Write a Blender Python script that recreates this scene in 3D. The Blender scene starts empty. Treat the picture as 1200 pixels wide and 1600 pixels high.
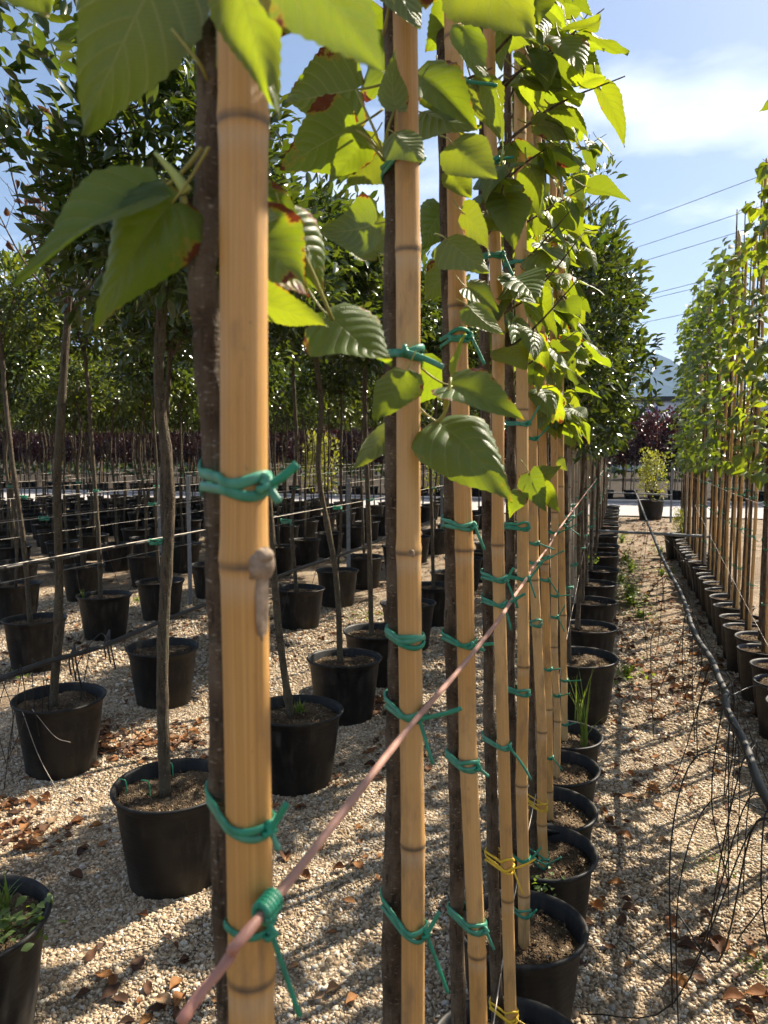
import bpy, bmesh, math, random
import numpy as np
from mathutils import Vector, Matrix, Quaternion
R = math.radians
rng = np.random.default_rng(7)
random.seed(7)
scn = bpy.context.scene

# ------------------------------------------------------------------ camera
FPX, CXP, CYP = 1200.0, 600.0, 800.0           # focal length and centre in photo pixels (1200x1600)
CAM_H = 1.6
PITCH = math.atan(95 / 1200)
YAW = math.atan(370 / 1200 * math.cos(PITCH))
cd = bpy.data.cameras.new('camera')
cam = bpy.data.objects.new('camera', cd); scn.collection.objects.link(cam)
cam.location = (0, 0, CAM_H)
cam.rotation_euler = (R(90) - PITCH, 0, YAW)
cd.sensor_fit = 'VERTICAL'; cd.sensor_height = 36.0; cd.lens = 36.0 * FPX / 1600
cd.clip_start = 0.05; cd.clip_end = 20000
cd.dof.use_dof = True; cd.dof.focus_distance = 2.3; cd.dof.aperture_fstop = cd.lens / 2.6
scn.camera = cam

# ------------------------------------------------------------------ sky, sun, exposure
SUN_AZ, SUN_EL = R(36), R(46)                  # azimuth clockwise from +Y
sun_dir = Vector((math.sin(SUN_AZ) * math.cos(SUN_EL), math.cos(SUN_AZ) * math.cos(SUN_EL), math.sin(SUN_EL)))
world = bpy.data.worlds.new('World'); scn.world = world; world.use_nodes = True
wn, wl = world.node_tree.nodes, world.node_tree.links
wn.clear()
def wnode(t, **k):
    n = wn.new(t)
    for a, b in k.items(): setattr(n, a, b)
    return n
sky = wnode('ShaderNodeTexSky', sky_type='NISHITA', sun_disc=False, sun_elevation=SUN_EL, sun_rotation=SUN_AZ,
            altitude=100, air_density=1.0, dust_density=1.3, ozone_density=1.4)
tc = wnode('ShaderNodeTexCoord')
sep = wnode('ShaderNodeSeparateXYZ'); wl.new(tc.outputs['Generated'], sep.inputs[0])
zc = wnode('ShaderNodeMath', operation='MAXIMUM'); wl.new(sep.outputs[2], zc.inputs[0]); zc.inputs[1].default_value = 0.0
za = wnode('ShaderNodeMath', operation='ADD'); wl.new(zc.outputs[0], za.inputs[0]); za.inputs[1].default_value = 0.22
cmb = wnode('ShaderNodeCombineXYZ')
for i in (0, 1):
    dv = wnode('ShaderNodeMath', operation='DIVIDE'); wl.new(sep.outputs[i], dv.inputs[0]); wl.new(za.outputs[0], dv.inputs[1]); wl.new(dv.outputs[0], cmb.inputs[i])
mp = wnode('ShaderNodeMapping'); wl.new(cmb.outputs[0], mp.inputs[0]); mp.inputs['Location'].default_value = (9.9, 3.3, 0); mp.inputs['Scale'].default_value = (0.75, 1.0, 1)
cn = wnode('ShaderNodeTexNoise'); wl.new(mp.outputs[0], cn.inputs[0]); cn.inputs['Scale'].default_value = 1.5; cn.inputs['Detail'].default_value = 7; cn.inputs['Roughness'].default_value = 0.55
cr = wnode('ShaderNodeValToRGB'); wl.new(cn.outputs[0], cr.inputs[0])
cr.color_ramp.elements[0].position = 0.52; cr.color_ramp.elements[0].color = (0.0, 0.0, 0.0, 1)
cr.color_ramp.elements[1].position = 0.76; cr.color_ramp.elements[1].color = (0.92, 0.92, 0.92, 1)
mx = wnode('ShaderNodeMix', data_type='RGBA'); wl.new(cr.outputs[0], mx.inputs[0]); wl.new(sky.outputs[0], mx.inputs[6]); mx.inputs[7].default_value = (13.0, 13.2, 13.4, 1)
bg = wnode('ShaderNodeBackground'); wl.new(mx.outputs[2], bg.inputs[0]); bg.inputs[1].default_value = 0.052
wo = wnode('ShaderNodeOutputWorld'); wl.new(bg.outputs[0], wo.inputs[0])
sl = bpy.data.lights.new('sun', 'SUN'); sl.energy = 5.0; sl.angle = R(0.55); sl.color = (1.0, 0.89, 0.72)
so = bpy.data.objects.new('sun', sl); scn.collection.objects.link(so)
so.rotation_euler = sun_dir.to_track_quat('Z', 'Y').to_euler(); so.location = (5, 5, 10)
vs = scn.view_settings
vs.view_transform = 'Standard'; vs.look = 'None'; vs.gamma = 1.0; vs.use_curve_mapping = False; vs.exposure = 1.56
scn.render.engine = 'CYCLES'
scn.cycles.use_denoising = True
scn.cycles.max_bounces = 5; scn.cycles.transmission_bounces = 4; scn.cycles.diffuse_bounces = 3; scn.cycles.glossy_bounces = 2
scn.cycles.use_adaptive_sampling = True; scn.cycles.adaptive_threshold = 0.05
scn.cycles.transparent_max_bounces = 6; scn.cycles.sample_clamp_indirect = 6

# ------------------------------------------------------------------ photo geometry: pixel of the photograph -> world
_cy, _sy, _cp, _sp = math.cos(YAW), math.sin(YAW), math.cos(PITCH), math.sin(PITCH)
FWD = np.array([-_sy * _cp, _cy * _cp, -_sp]); RGT = np.array([_cy, _sy, 0.0]); UPV = np.cross(RGT, FWD)
C0 = np.array([0, 0, CAM_H])
def ray(x, y): return FWD + RGT * (x - CXP) / FPX - UPV * (y - CYP) / FPX
def at_y(x, y, Y): d = ray(x, y); return C0 + d * (Y / d[1])
def at_z(x, y, Z): d = ray(x, y); return C0 + d * ((Z - CAM_H) / d[2])
def at_d(x, y, D): return C0 + ray(x, y) * D

# ------------------------------------------------------------------ mesh helpers
COL = scn.collection
class MB:
    """collects geometry; build() links it as one mesh object"""
    def __init__(s): s.v = []; s.f = []; s.n = 0; s.m = []; s.uv = []; s.a = []
    def add(s, v, f, mi=0, uv=None, a=None):
        v = np.asarray(v, float); s.v.append(v)
        s.f += [tuple(i + s.n for i in q) for q in f]; s.m += [mi] * len(f)
        s.uv.append(np.zeros((len(v), 2)) if uv is None else np.asarray(uv, float))
        s.a.append(np.zeros(len(v)) if a is None else (np.full(len(v), a) if np.isscalar(a) else np.asarray(a, float)))
        s.n += len(v)
    def mesh(s, name, mats, smooth=True):
        me = bpy.data.meshes.new(name)
        v = np.concatenate(s.v)
        me.from_pydata(v.tolist(), [], s.f)
        for m in (mats if isinstance(mats, (list, tuple)) else [mats]): me.materials.append(m)
        if any(s.m): me.polygons.foreach_set('material_index', s.m)
        li = np.empty(len(me.loops), np.int32); me.loops.foreach_get('vertex_index', li)
        uvl = me.uv_layers.new(name='UVMap'); uvl.data.foreach_set('uv', np.concatenate(s.uv)[li].ravel())
        at = me.attributes.new('val', 'FLOAT', 'POINT'); at.data.foreach_set('value', np.concatenate(s.a))
        if smooth: me.polygons.foreach_set('use_smooth', [True] * len(me.polygons))
        me.update(); return me
    def build(s, name, mats, parent=None, smooth=True): return link(name, s.mesh(name, mats, smooth), parent)
def link(name, me, parent=None, loc=None):
    o = bpy.data.objects.new(name, me); COL.objects.link(o)
    if parent is not None: o.parent = parent
    if loc is not None: o.location = loc
    return o
def empty(name, loc=(0, 0, 0), rz=0.0):
    o = bpy.data.objects.new(name, None); COL.objects.link(o); o.location = loc; o.rotation_euler = (0, 0, rz); o.empty_display_size = 0.1
    return o
def tag(o, label, cat, group=None):
    o['label'] = label; o['category'] = cat
    if group: o['group'] = group
    return o
def kind(o, k): o['kind'] = k; return o

def smooth_path(P, n):
    """Catmull-Rom through P, n samples"""
    P = np.asarray(P, float)
    if len(P) == 2: return P[0] + np.linspace(0, 1, n)[:, None] * (P[1] - P[0])
    Q = np.vstack([2 * P[0] - P[1], P, 2 * P[-1] - P[-2]])
    t = np.linspace(0, len(P) - 1 - 1e-9, n); k = t.astype(int); u = (t - k)[:, None]
    a, b, c, d = Q[k], Q[k + 1], Q[k + 2], Q[k + 3]
    return .5 * (2 * b + (c - a) * u + (2 * a - 5 * b + 4 * c - d) * u ** 2 + (3 * b - a - 3 * c + d) * u ** 3)
def tube(mb, P, r, seg=8, mi=0, a=None, cap=True, flat=1.0, ref=None):
    P = np.asarray(P, float); n = len(P)
    r = np.full(n, r) if np.isscalar(r) else np.asarray(r, float)
    T = np.gradient(P, axis=0); T /= np.linalg.norm(T, axis=1)[:, None] + 1e-12
    ref = np.array([0.0, 0, 1]) if ref is None else np.asarray(ref, float)
    if ref is not None and abs(T @ ref).max() > .95 and abs(T @ ref).mean() > .6: ref = np.array([1.0, 0.01, 0])
    A = np.cross(T, ref); bad = np.linalg.norm(A, axis=1) < 1e-6; A[bad] = (1, 0, 0); A /= np.linalg.norm(A, axis=1)[:, None]
    B = np.cross(T, A)
    th = np.arange(seg) * 2 * math.pi / seg
    V = P[:, None, :] + r[:, None, None] * (np.cos(th)[None, :, None] * A[:, None, :] * flat + np.sin(th)[None, :, None] * B[:, None, :])
    V = V.reshape(-1, 3)
    F = [(i * seg + j, i * seg + (j + 1) % seg, (i + 1) * seg + (j + 1) % seg, (i + 1) * seg + j) for i in range(n - 1) for j in range(seg)]
    if cap: F += [tuple(range(seg))[::-1], tuple((n - 1) * seg + j for j in range(seg))]
    L = np.r_[0, np.cumsum(np.linalg.norm(np.diff(P, axis=0), axis=1))]
    uv = np.stack([np.tile(th / (2 * math.pi), n), np.repeat(L, seg)], 1)
    mb.add(V, F, mi, uv, None if a is None else (a if np.isscalar(a) else np.repeat(a, seg)))
def lathe(mb, prof, seg=40, mi=0, closed=False):
    prof = np.asarray(prof, float); n = len(prof); th = np.arange(seg) * 2 * math.pi / seg
    V = np.stack([prof[:, None, 0] * np.cos(th), prof[:, None, 0] * np.sin(th), np.repeat(prof[:, 1:2], seg, 1)], -1).reshape(-1, 3)
    F = [(i * seg + j, i * seg + (j + 1) % seg, (i + 1) * seg + (j + 1) % seg, (i + 1) * seg + j) for i in range(n - 1) for j in range(seg)]
    mb.add(V, F, mi)
def boxm(mb, lo, hi, mi=0):
    x0, y0, z0 = lo; x1, y1, z1 = hi
    v = [(x0, y0, z0), (x1, y0, z0), (x1, y1, z0), (x0, y1, z0), (x0, y0, z1), (x1, y0, z1), (x1, y1, z1), (x0, y1, z1)]
    mb.add(v, [(0, 3, 2, 1), (4, 5, 6, 7), (0, 1, 5, 4), (1, 2, 6, 5), (2, 3, 7, 6), (3, 0, 4, 7)], mi)
ORD = ['first', 'second', 'third', 'fourth', 'fifth', 'sixth', 'seventh', 'eighth', 'ninth', 'tenth', 'eleventh', 'twelfth', 'thirteenth', 'fourteenth', 'fifteenth',
       'sixteenth', 'seventeenth', 'eighteenth', 'nineteenth', 'twentieth', 'twenty-first', 'twenty-second', 'twenty-third', 'twenty-fourth', 'twenty-fifth', 'twenty-sixth', 'twenty-seventh', 'twenty-eighth']

# ------------------------------------------------------------------ materials
class NT:
    def __init__(s, name):
        s.m = bpy.data.materials.new(name); s.m.use_nodes = True; s.t = s.m.node_tree; s.t.nodes.clear()
        s.out = s.n('ShaderNodeOutputMaterial')
    def n(s, t, **k):
        x = s.t.nodes.new(t)
        for a, b in k.items():
            if a == 'i':
                for q, w in b.items():
                    if hasattr(w, 'is_output'): s.t.links.new(w, x.inputs[q])
                    else: x.inputs[q].default_value = w
            else: setattr(x, a, b)
        return x
    def math(s, op, a, b=0.0, c=None, clamp=False):
        x = s.n('ShaderNodeMath', operation=op, use_clamp=clamp, i={0: a, 1: b}); 
        if c is not None:
            if hasattr(c, 'is_output'): s.t.links.new(c, x.inputs[2])
            else: x.inputs[2].default_value = c
        return x.outputs[0]
    def mix(s, f, a, b, bt='MIX'):
        c4 = lambda q: q if hasattr(q, 'is_output') or len(q) == 4 else (*q, 1)
        x = s.n('ShaderNodeMix', data_type='RGBA', blend_type=bt, i={0: f, 6: c4(a), 7: c4(b)}); return x.outputs[2]
    def noise(s, vec, scale, detail=3, rough=.55, dist=0.0):
        i = {'Scale': scale, 'Detail': detail, 'Roughness': rough, 'Distortion': dist}
        if vec is not None: i['Vector'] = vec
        return s.n('ShaderNodeTexNoise', i=i).outputs[0]
    def ramp(s, f, pts):
        x = s.n('ShaderNodeValToRGB', i={0: f}); e = x.color_ramp.elements
        while len(e) < len(pts): e.new(.5)
        for q, (p, c) in zip(e, pts): q.position = p; q.color = (c, c, c, 1) if np.isscalar(c) else (*c, 1)
        return x.outputs[0]
    def mapping(s, vec, scale=(1, 1, 1), loc=(0, 0, 0)): return s.n('ShaderNodeMapping', i={0: vec, 'Scale': scale, 'Location': loc}).outputs[0]
    def obj(s): return s.n('ShaderNodeTexCoord').outputs['Object']
    def uv(s): return s.n('ShaderNodeTexCoord').outputs['UV']
    def rnd(s): return s.n('ShaderNodeObjectInfo').outputs['Random']
    def geo_pos(s): return s.n('ShaderNodeNewGeometry').outputs['Position']
    def attr(s, a): return s.n('ShaderNodeAttribute', attribute_name=a).outputs['Fac']
    def bump(s, h, st=.3, d=.01): return s.n('ShaderNodeBump', i={'Height': h, 'Strength': st, 'Distance': d}).outputs[0]
    def bsdf(s, col, rough=.5, spec=.5, nrm=None, **k):
        i = {'Base Color': col if hasattr(col, 'is_output') else (*col[:3], 1), 'Roughness': rough, 'Specular IOR Level': spec}
        if nrm is not None: i['Normal'] = nrm
        i.update(k); return s.n('ShaderNodeBsdfPrincipled', i=i).outputs[0]
    def fin(s, sh): s.t.links.new(sh, s.out.inputs[0]); return s.m

def m_bamboo(name, base, dark, pale, grey=0.0):
    t = NT(name); uv = t.uv(); ob = t.obj(); val = t.attr('val')
    n1 = t.noise(t.mapping(uv, (16, .7, 1)), 3, 6, .65)            # long grain streaks
    n2 = t.noise(t.mapping(ob, (1, 1, .30)), 30, 5, .65)           # stains
    n3 = t.noise(t.mapping(ob, (1, 1, .5)), 5, 3)                  # large tone changes
    n4 = t.noise(t.mapping(uv, (60, 1.6, 1)), 3, 2)                # hairline scratches
    n5 = t.noise(ob, 180, 3)                                       # specks
    c = t.mix(t.ramp(n1, [(.34, 0), (.66, 1)]), dark, base)
    c = t.mix(t.ramp(n3, [(.42, 0), (.66, .75)]), c, pale)
    c = t.mix(t.math('MULTIPLY', t.ramp(n2, [(.52, 0), (.68, 1)]), .75), c, (.22, .125, .05))
    c = t.mix(t.ramp(n4, [(.64, 0), (.70, .5)]), c, (.66, .54, .38))
    c = t.mix(t.ramp(n5, [(.70, 0), (.76, .6)]), c, (.12, .075, .04))
    c = t.mix(t.math('MULTIPLY', t.rnd(), .25), c, (.38, .27, .16))
    c = t.mix(t.math('MULTIPLY', t.math('MAXIMUM', t.math('MULTIPLY', val, -1.0), 0.0), .35), c, (.50, .42, .31))
    c = t.mix(t.math('MULTIPLY', t.math('MAXIMUM', val, 0.0), t.math('ADD', .35, t.math('MULTIPLY', n2, 1.0)), clamp=True), c, (.085, .06, .04))
    nr = t.bump(t.math('ADD', t.math('ADD', t.math('MULTIPLY', n1, .8), n4), t.math('MULTIPLY', n2, .8)), .28, .002)
    return t.fin(t.bsdf(c, t.math('ADD', .36, t.math('MULTIPLY', n2, .35)), .45, nr))
M = {}
M['bamboo'] = m_bamboo('bamboo', (.56, .30, .080), (.37, .18, .042), (.61, .385, .16))
M['bamboo_grey'] = m_bamboo('bamboo_weathered', (.30, .235, .165), (.20, .15, .10), (.40, .34, .26))
def m_bark(name, a, b, c, sc=60):
    t = NT(name); ob = t.obj()
    n1 = t.noise(t.mapping(ob, (1, 1, .35)), sc, 6, .7); n2 = t.noise(ob, 10, 5, .65); n3 = t.noise(t.mapping(ob, (1, 1, 3.2)), sc * 2.0, 2); n4 = t.noise(t.mapping(ob, (1, 1, .12)), sc * 2.2, 3)
    col = t.mix(t.ramp(n1, [(.36, 0), (.62, 1)]), a, b)
    col = t.mix(t.ramp(n2, [(.44, 0), (.60, .9)]), col, c)
    col = t.mix(t.ramp(n4, [(.58, 0), (.68, .8)]), col, tuple(q * .5 for q in a))
    col = t.mix(t.ramp(n3, [(.64, 0), (.70, .75)]), col, (.34, .29, .23))       # lenticels
    return t.fin(t.bsdf(col, .85, .2, t.bump(t.math('ADD', t.math('SUBTRACT', n1, n4), t.math('MULTIPLY', n3, .7)), 1.0, .005)))
M['bark_linden'] = m_bark('bark_linden', (.032, .022, .014), (.10, .070, .045), (.145, .112, .078), 75)
M['bark_evergreen'] = m_bark('bark_evergreen', (.036, .027, .018), (.115, .088, .060), (.09, .077, .05), 60)
M['bark_twig'] = m_bark('bark_twig', (.045, .032, .022), (.10, .07, .05), (.12, .09, .07), 40)

def m_leaf(name, top, bottom, trans, vein=0.0, gloss=.42, tw=.45, scorch=0.0, yellow=(.30, .30, .02), spec=.45, use_val=False, var=.5):
    t = NT(name); uv = t.uv(); sx = t.n('ShaderNodeSeparateXYZ', i={0: uv}); u, v = sx.outputs[0], sx.outputs[1]
    rnd = t.attr('val') if use_val else t.rnd()
    au = t.math('ABSOLUTE', u); ob = t.obj() if not use_val else t.geo_pos()
    top_c = t.mix(t.math('MULTIPLY', rnd, var), top, tuple(min(1, q * 1.9) for q in top))
    tr_c = t.mix(t.math('MULTIPLY', t.math('FRACT', t.math('MULTIPLY', rnd, 7.13)), .42), trans, yellow)
    bot = bottom; nrm = None
    if vein > 0:
        ph = t.math('FRACT', t.math('SUBTRACT', t.math('MULTIPLY', v, 7.5), t.math('MULTIPLY', au, 2.3)))
        sv = t.math('ABSOLUTE', t.math('SUBTRACT', ph, .5))
        line = t.math('SUBTRACT', 1.0, t.math('MULTIPLY', sv, 9.0), clamp=True)
        mid = t.math('SUBTRACT', 1.0, t.math('MULTIPLY', au, 26.0), clamp=True)
        fine = t.math('FRACT', t.math('SUBTRACT', t.math('MULTIPLY', v, 45.0), t.math('MULTIPLY', au, -6.0)))
        fl = t.math('MULTIPLY', t.math('SUBTRACT', 1.0, t.math('MULTIPLY', t.math('ABSOLUTE', t.math('SUBTRACT', fine, .5)), 6.0), clamp=True), .35)
        ve = t.math('MAXIMUM', t.math('MAXIMUM', t.math('MULTIPLY', line, .7), mid), fl)
        mot = t.noise(ob, 34, 4)
        top_c = t.mix(t.math('MULTIPLY', ve, vein), top_c, (.20, .24, .07))
        bot = t.mix(t.math('MULTIPLY', ve, vein * 1.2), bot, (.34, .36, .14))
        tr_c = t.mix(t.math('MULTIPLY', ve, vein), tr_c, (.14, .19, .01))
        tr_c = t.mix(t.ramp(mot, [(.35, .0), (.75, .45)]), tr_c, yellow)
        nrm = t.bump(t.math('ADD', t.math('MULTIPLY', ve, -1.0), t.math('MULTIPLY', t.math('COSINE', t.math('MULTIPLY', ph, 6.283)), .6)), .5, .0018)
    geo = t.n('ShaderNodeNewGeometry')
    col = t.mix(geo.outputs['Backfacing'], top_c, bot)
    if scorch > 0:
        ns = t.math('ADD', t.math('MULTIPLY', t.noise(ob, 2.6, 2, .5), .8), t.math('MULTIPLY', t.noise(ob, 17, 3, .6), .2))
        e = t.math('MAXIMUM', au, t.math('MULTIPLY', v, .97))
        thr = t.math('ADD', .83, t.math('MULTIPLY', t.math('FRACT', t.math('MULTIPLY', rnd, 13.7)), .45 / scorch))
        b = t.math('SUBTRACT', t.math('ADD', e, t.math('MULTIPLY', t.math('SUBTRACT', ns, .56), 1.9)), thr)
        if not use_val: b = t.math('ADD', b, t.n('ShaderNodeAttribute', attribute_type='OBJECT', attribute_name='scorch').outputs['Fac'])
        yb = t.math('MULTIPLY', t.math('ADD', b, .09), 10.0, clamp=True)
        bb = t.math('MULTIPLY', t.math('ADD', b, .01), 18.0, clamp=True)
        tr_c = t.mix(yb, tr_c, (.55, .38, .02)); col = t.mix(t.math('MULTIPLY', yb, .6), col, (.30, .24, .03))
        col = t.mix(bb, col, (.14, .045, .018)); tr_c = t.mix(bb, tr_c, (.16, .03, .01))
    p = t.bsdf(col, gloss, spec, nrm)
    tr = t.n('ShaderNodeBsdfTranslucent', i={0: tr_c}).outputs[0]
    tf = t.math('MULTIPLY', t.math('ADD', .50, t.math('MULTIPLY', t.math('FRACT', t.math('MULTIPLY', rnd, 3.71)), .85)), tw)
    return t.fin(t.n('ShaderNodeMixShader', i={0: tf, 1: p, 2: tr}).outputs[0])
M['leaf_linden'] = m_leaf('leaf_linden', (.034, .068, .017), (.10, .14, .055), (.28, .42, .010), vein=.75, gloss=.44, tw=.45, scorch=1.15, yellow=(.47, .45, .012))
M['leaf_linden_far'] = m_leaf('leaf_linden_far', (.028, .058, .014), (.07, .105, .04), (.20, .30, .012), gloss=.42, tw=.34, yellow=(.36, .38, .015), use_val=True)
M['leaf_evergreen'] = m_leaf('leaf_evergreen', (.014, .033, .010), (.04, .065, .022), (.13, .22, .010), gloss=.20, tw=.21, yellow=(.36, .34, .02), spec=.6, use_val=True)
M['leaf_bright'] = m_leaf('leaf_bright', (.028, .056, .013), (.06, .09, .03), (.18, .26, .012), gloss=.26, tw=.24, yellow=(.5, .46, .03), spec=.5, use_val=True)
M['leaf_plum'] = m_leaf('leaf_plum', (.020, .008, .010), (.03, .013, .016), (.085, .014, .018), gloss=.35, tw=.28, yellow=(.10, .02, .02), use_val=True)
M['leaf_yellow'] = m_leaf('leaf_yellow', (.15, .18, .025), (.17, .20, .05), (.38, .40, .03), gloss=.45, tw=.4, yellow=(.6, .5, .04), use_val=True)
M['leaf_weed'] = m_leaf('leaf_weed', (.06, .12, .02), (.09, .14, .04), (.30, .42, .03), gloss=.5, tw=.4, yellow=(.45, .48, .05), use_val=True)
def m_dry():
    t = NT('leaf_dry'); v = t.attr('val')
    c = t.ramp(v, [(0, (.045, .026, .018)), (.3, (.12, .055, .025)), (.6, (.24, .10, .035)), (.85, (.36, .17, .055)), (1, (.33, .24, .15))])
    n = t.noise(t.geo_pos(), 60, 3)
    c = t.mix(t.math('MULTIPLY', n, .5), c, (.08, .04, .025))
    p = t.bsdf(c, .7, .25, t.bump(n, .4, .003)); tr = t.n('ShaderNodeBsdfTranslucent', i={0: c}).outputs[0]
    return t.fin(t.n('ShaderNodeMixShader', i={0: .22, 1: p, 2: tr}).outputs[0])
M['leaf_dry'] = m_dry()
def plain(name, col, rough=.5, spec=.5, var=.25, sc=30, bump=.15, fade=None, **k):
    t = NT(name); n = t.noise(t.obj(), sc, 4)
    c = t.mix(t.ramp(n, [(.3, 0), (.75, 1)]), tuple(q * (1 - var) for q in col), tuple(min(1, q * (1 + var)) for q in col))
    if fade: c = t.mix(t.math('MULTIPLY', t.math('MULTIPLY', t.rnd(), t.ramp(t.noise(t.obj(), 45, 3), [(.35, .2), (.65, 1)])), .75), c, fade)
    return t.fin(t.bsdf(c, rough, spec, t.bump(n, bump, .004), **k))
M['petiole'] = plain('petiole', (.26, .25, .06), .5, .4)
M['bud'] = plain('bud', (.36, .42, .12), .5, .4)
M['knot'] = plain('cane_knot', (.27, .20, .14), .75, .3, .45, 90, .6)
M['tie_green'] = plain('tie_green', (.004, .19, .105), .45, .45, .35, 60, .2, fade=(.10, .27, .19))
M['tie_yellow'] = plain('tie_yellow', (.62, .40, .015), .4, .5, .15, 40, .05)
def m_string():
    t = NT('string_red'); n = t.noise(t.mapping(t.obj(), (1, .35, 1)), 9, 3)
    y = t.n('ShaderNodeSeparateXYZ', i={0: t.obj()}).outputs[1]
    sunlit_to_worn = t.math('MULTIPLY', t.math('SUBTRACT', y, .22), 4.0, clamp=True)      # near end painted brighter red as if sunlit, worn tone beyond
    c = t.mix(sunlit_to_worn, (.64, .13, .075), (.36, .19, .145))
    c = t.mix(t.ramp(n, [(.4, 0), (.65, .6)]), c, (.34, .20, .15))
    return t.fin(t.bsdf(c, .55, .4, t.bump(n, .3, .002)))
M['string_red'] = m_string()
M['wire'] = plain('wire', (.42, .37, .31), .5, .5)
M['hose'] = plain('hose', (.018, .017, .016), .55, .5, .4, 25, .2)
M['tubing'] = plain('tubing', (.014, .012, .011), .5, .4)
M['steel'] = plain('galvanised_steel', (.20, .21, .22), .6, .4, .3, 40, .1, Metallic=.4)
M['wood_post'] = plain('post_concrete', (.24, .22, .20), .85, .3, .25, 40, .4)
M['cable'] = plain('cable', (.03, .03, .035), .6, .3)
M['stake_clip'] = plain('green_clip', (.03, .30, .14), .4, .5)
def m_pot():
    t = NT('pot_plastic'); ob = t.obj(); z = t.n('ShaderNodeSeparateXYZ', i={0: ob}).outputs[2]
    st = t.noise(t.mapping(ob, (1, 1, .16)), 26, 5, .65); n = t.noise(ob, 7, 4, .6); sc = t.noise(t.mapping(ob, (.5, .5, 3)), 40, 3)
    low = t.math('SUBTRACT', 1.0, t.math('MULTIPLY', z, 7.0), clamp=True)
    d = t.math('MULTIPLY', t.ramp(st, [(.46, 0), (.72, 1)]), t.ramp(n, [(.38, .05), (.62, .8)]))
    d = t.math('ADD', d, t.math('MULTIPLY', low, t.math('MULTIPLY', n, .7)), clamp=True)
    c = t.mix(t.math('MULTIPLY', d, .8), (.0045, .0045, .005), (.085, .072, .056))
    r = t.math('ADD', .40, t.math('MULTIPLY', t.math('ADD', d, sc), .3))
    return t.fin(t.bsdf(c, r, .32, t.bump(t.math('ADD', st, sc), .12, .003)))
M['pot'] = m_pot()
def m_soil():
    t = NT('soil'); p = t.geo_pos(); n = t.noise(p, 70, 6, .7); n2 = t.noise(p, 9, 3); v = t.n('ShaderNodeTexVoronoi', i={'Vector': p, 'Scale': 150.0})
    c = t.mix(t.ramp(n, [(.3, 0), (.7, 1)]), (.030, .020, .013), (.13, .088, .052))
    c = t.mix(t.ramp(n2, [(.45, 0), (.7, .7)]), c, (.20, .145, .09))
    c = t.mix(t.ramp(v.outputs['Color'], [(.80, 0), (.86, .8)]), c, (.32, .26, .18))
    return t.fin(t.bsdf(c, .95, .15, t.bump(t.math('ADD', n, v.outputs['Distance']), .9, .012)))
M['soil'] = m_soil()
def m_ground():
    t = NT('gravel_ground'); p = t.geo_pos()
    v = t.n('ShaderNodeTexVoronoi', i={'Vector': p, 'Scale': 62.0, 'Randomness': 1.0})
    n = t.noise(p, 1.3, 5, .6); n2 = t.noise(p, 5.5, 5, .65)
    c = t.ramp(v.outputs['Color'], [(0, (.17, .125, .08)), (.3, (.36, .27, .175)), (.6, (.47, .38, .27)), (.85, (.55, .47, .36)), (1, (.30, .28, .25))])
    c = t.mix(t.math('MULTIPLY', v.outputs['Distance'], 1.1, clamp=True), c, (.10, .075, .05))
    c = t.mix(t.ramp(n2, [(.50, 0), (.66, .75)]), c, (.13, .075, .045))
    n6 = t.noise(p, 2.6, 6, .7)
    c = t.mix(t.ramp(n, [(.44, 0), (.62, .7)]), c, (.15, .105, .065))  # dark patches paint in dirt, litter and mottled shade together
    c = t.mix(t.ramp(n6, [(.50, 0), (.62, .65)]), c, (.095, .07, .045))
    h = t.math('SUBTRACT', 1.0, v.outputs['Distance'])
    return t.fin(t.bsdf(c, .92, .2, t.bump(t.math('ADD', h, t.math('MULTIPLY', n2, 1.5)), .9, .012)))
M['ground'] = m_ground()
def m_pebble():
    t = NT('pebble'); r = t.rnd(); n = t.noise(t.obj(), 3, 3)
    c = t.ramp(r, [(0, (.16, .12, .085)), (.12, (0.267, 0.189, 0.116)), (.35, (0.37, 0.28, 0.181)), (.62, (0.439, 0.353, 0.245)), (.85, (0.516, 0.456, 0.361)), (.95, (.64, .60, .53)), (1, (.34, .33, .31))])
    c = t.mix(t.math('MULTIPLY', n, .35), c, (.26, .19, .12))
    return t.fin(t.bsdf(c, .8, .3))
M['pebble'] = m_pebble()
M['road'] = plain('road_surface', (.33, .31, .30), .9, .2, .12, 3, .2)
def m_hill():
    t = NT('hill_forest'); p = t.geo_pos(); n = t.noise(p, .02, 6, .65); n2 = t.noise(p, .0035, 3)
    c = t.mix(t.ramp(n, [(.35, 0), (.65, 1)]), (.014, .024, .012), (.036, .048, .022))
    c = t.mix(t.ramp(n2, [(.5, 0), (.7, .4)]), c, (.05, .055, .03))
    return t.fin(t.bsdf(c, 1.0, .0, t.bump(n, 1.0, 12.0)))
M['hill'] = m_hill()
M['plaster'] = plain('plaster', (.62, .60, .57), .9, .2, .08, 2, .1)
M['roof_dark'] = plain('roof_dark', (.035, .033, .036), .7, .3)
M['sign_white'] = plain('sign_white', (.68, .69, .74), .5, .4, .04)
M['sign_blue'] = plain('sign_blue', (.022, .028, .24), .5, .4, .05)
M['glass'] = plain('window_glass', (.03, .04, .05), .1, .6)
M['frame'] = plain('window_frame', (.5, .5, .5), .5, .4)

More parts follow.
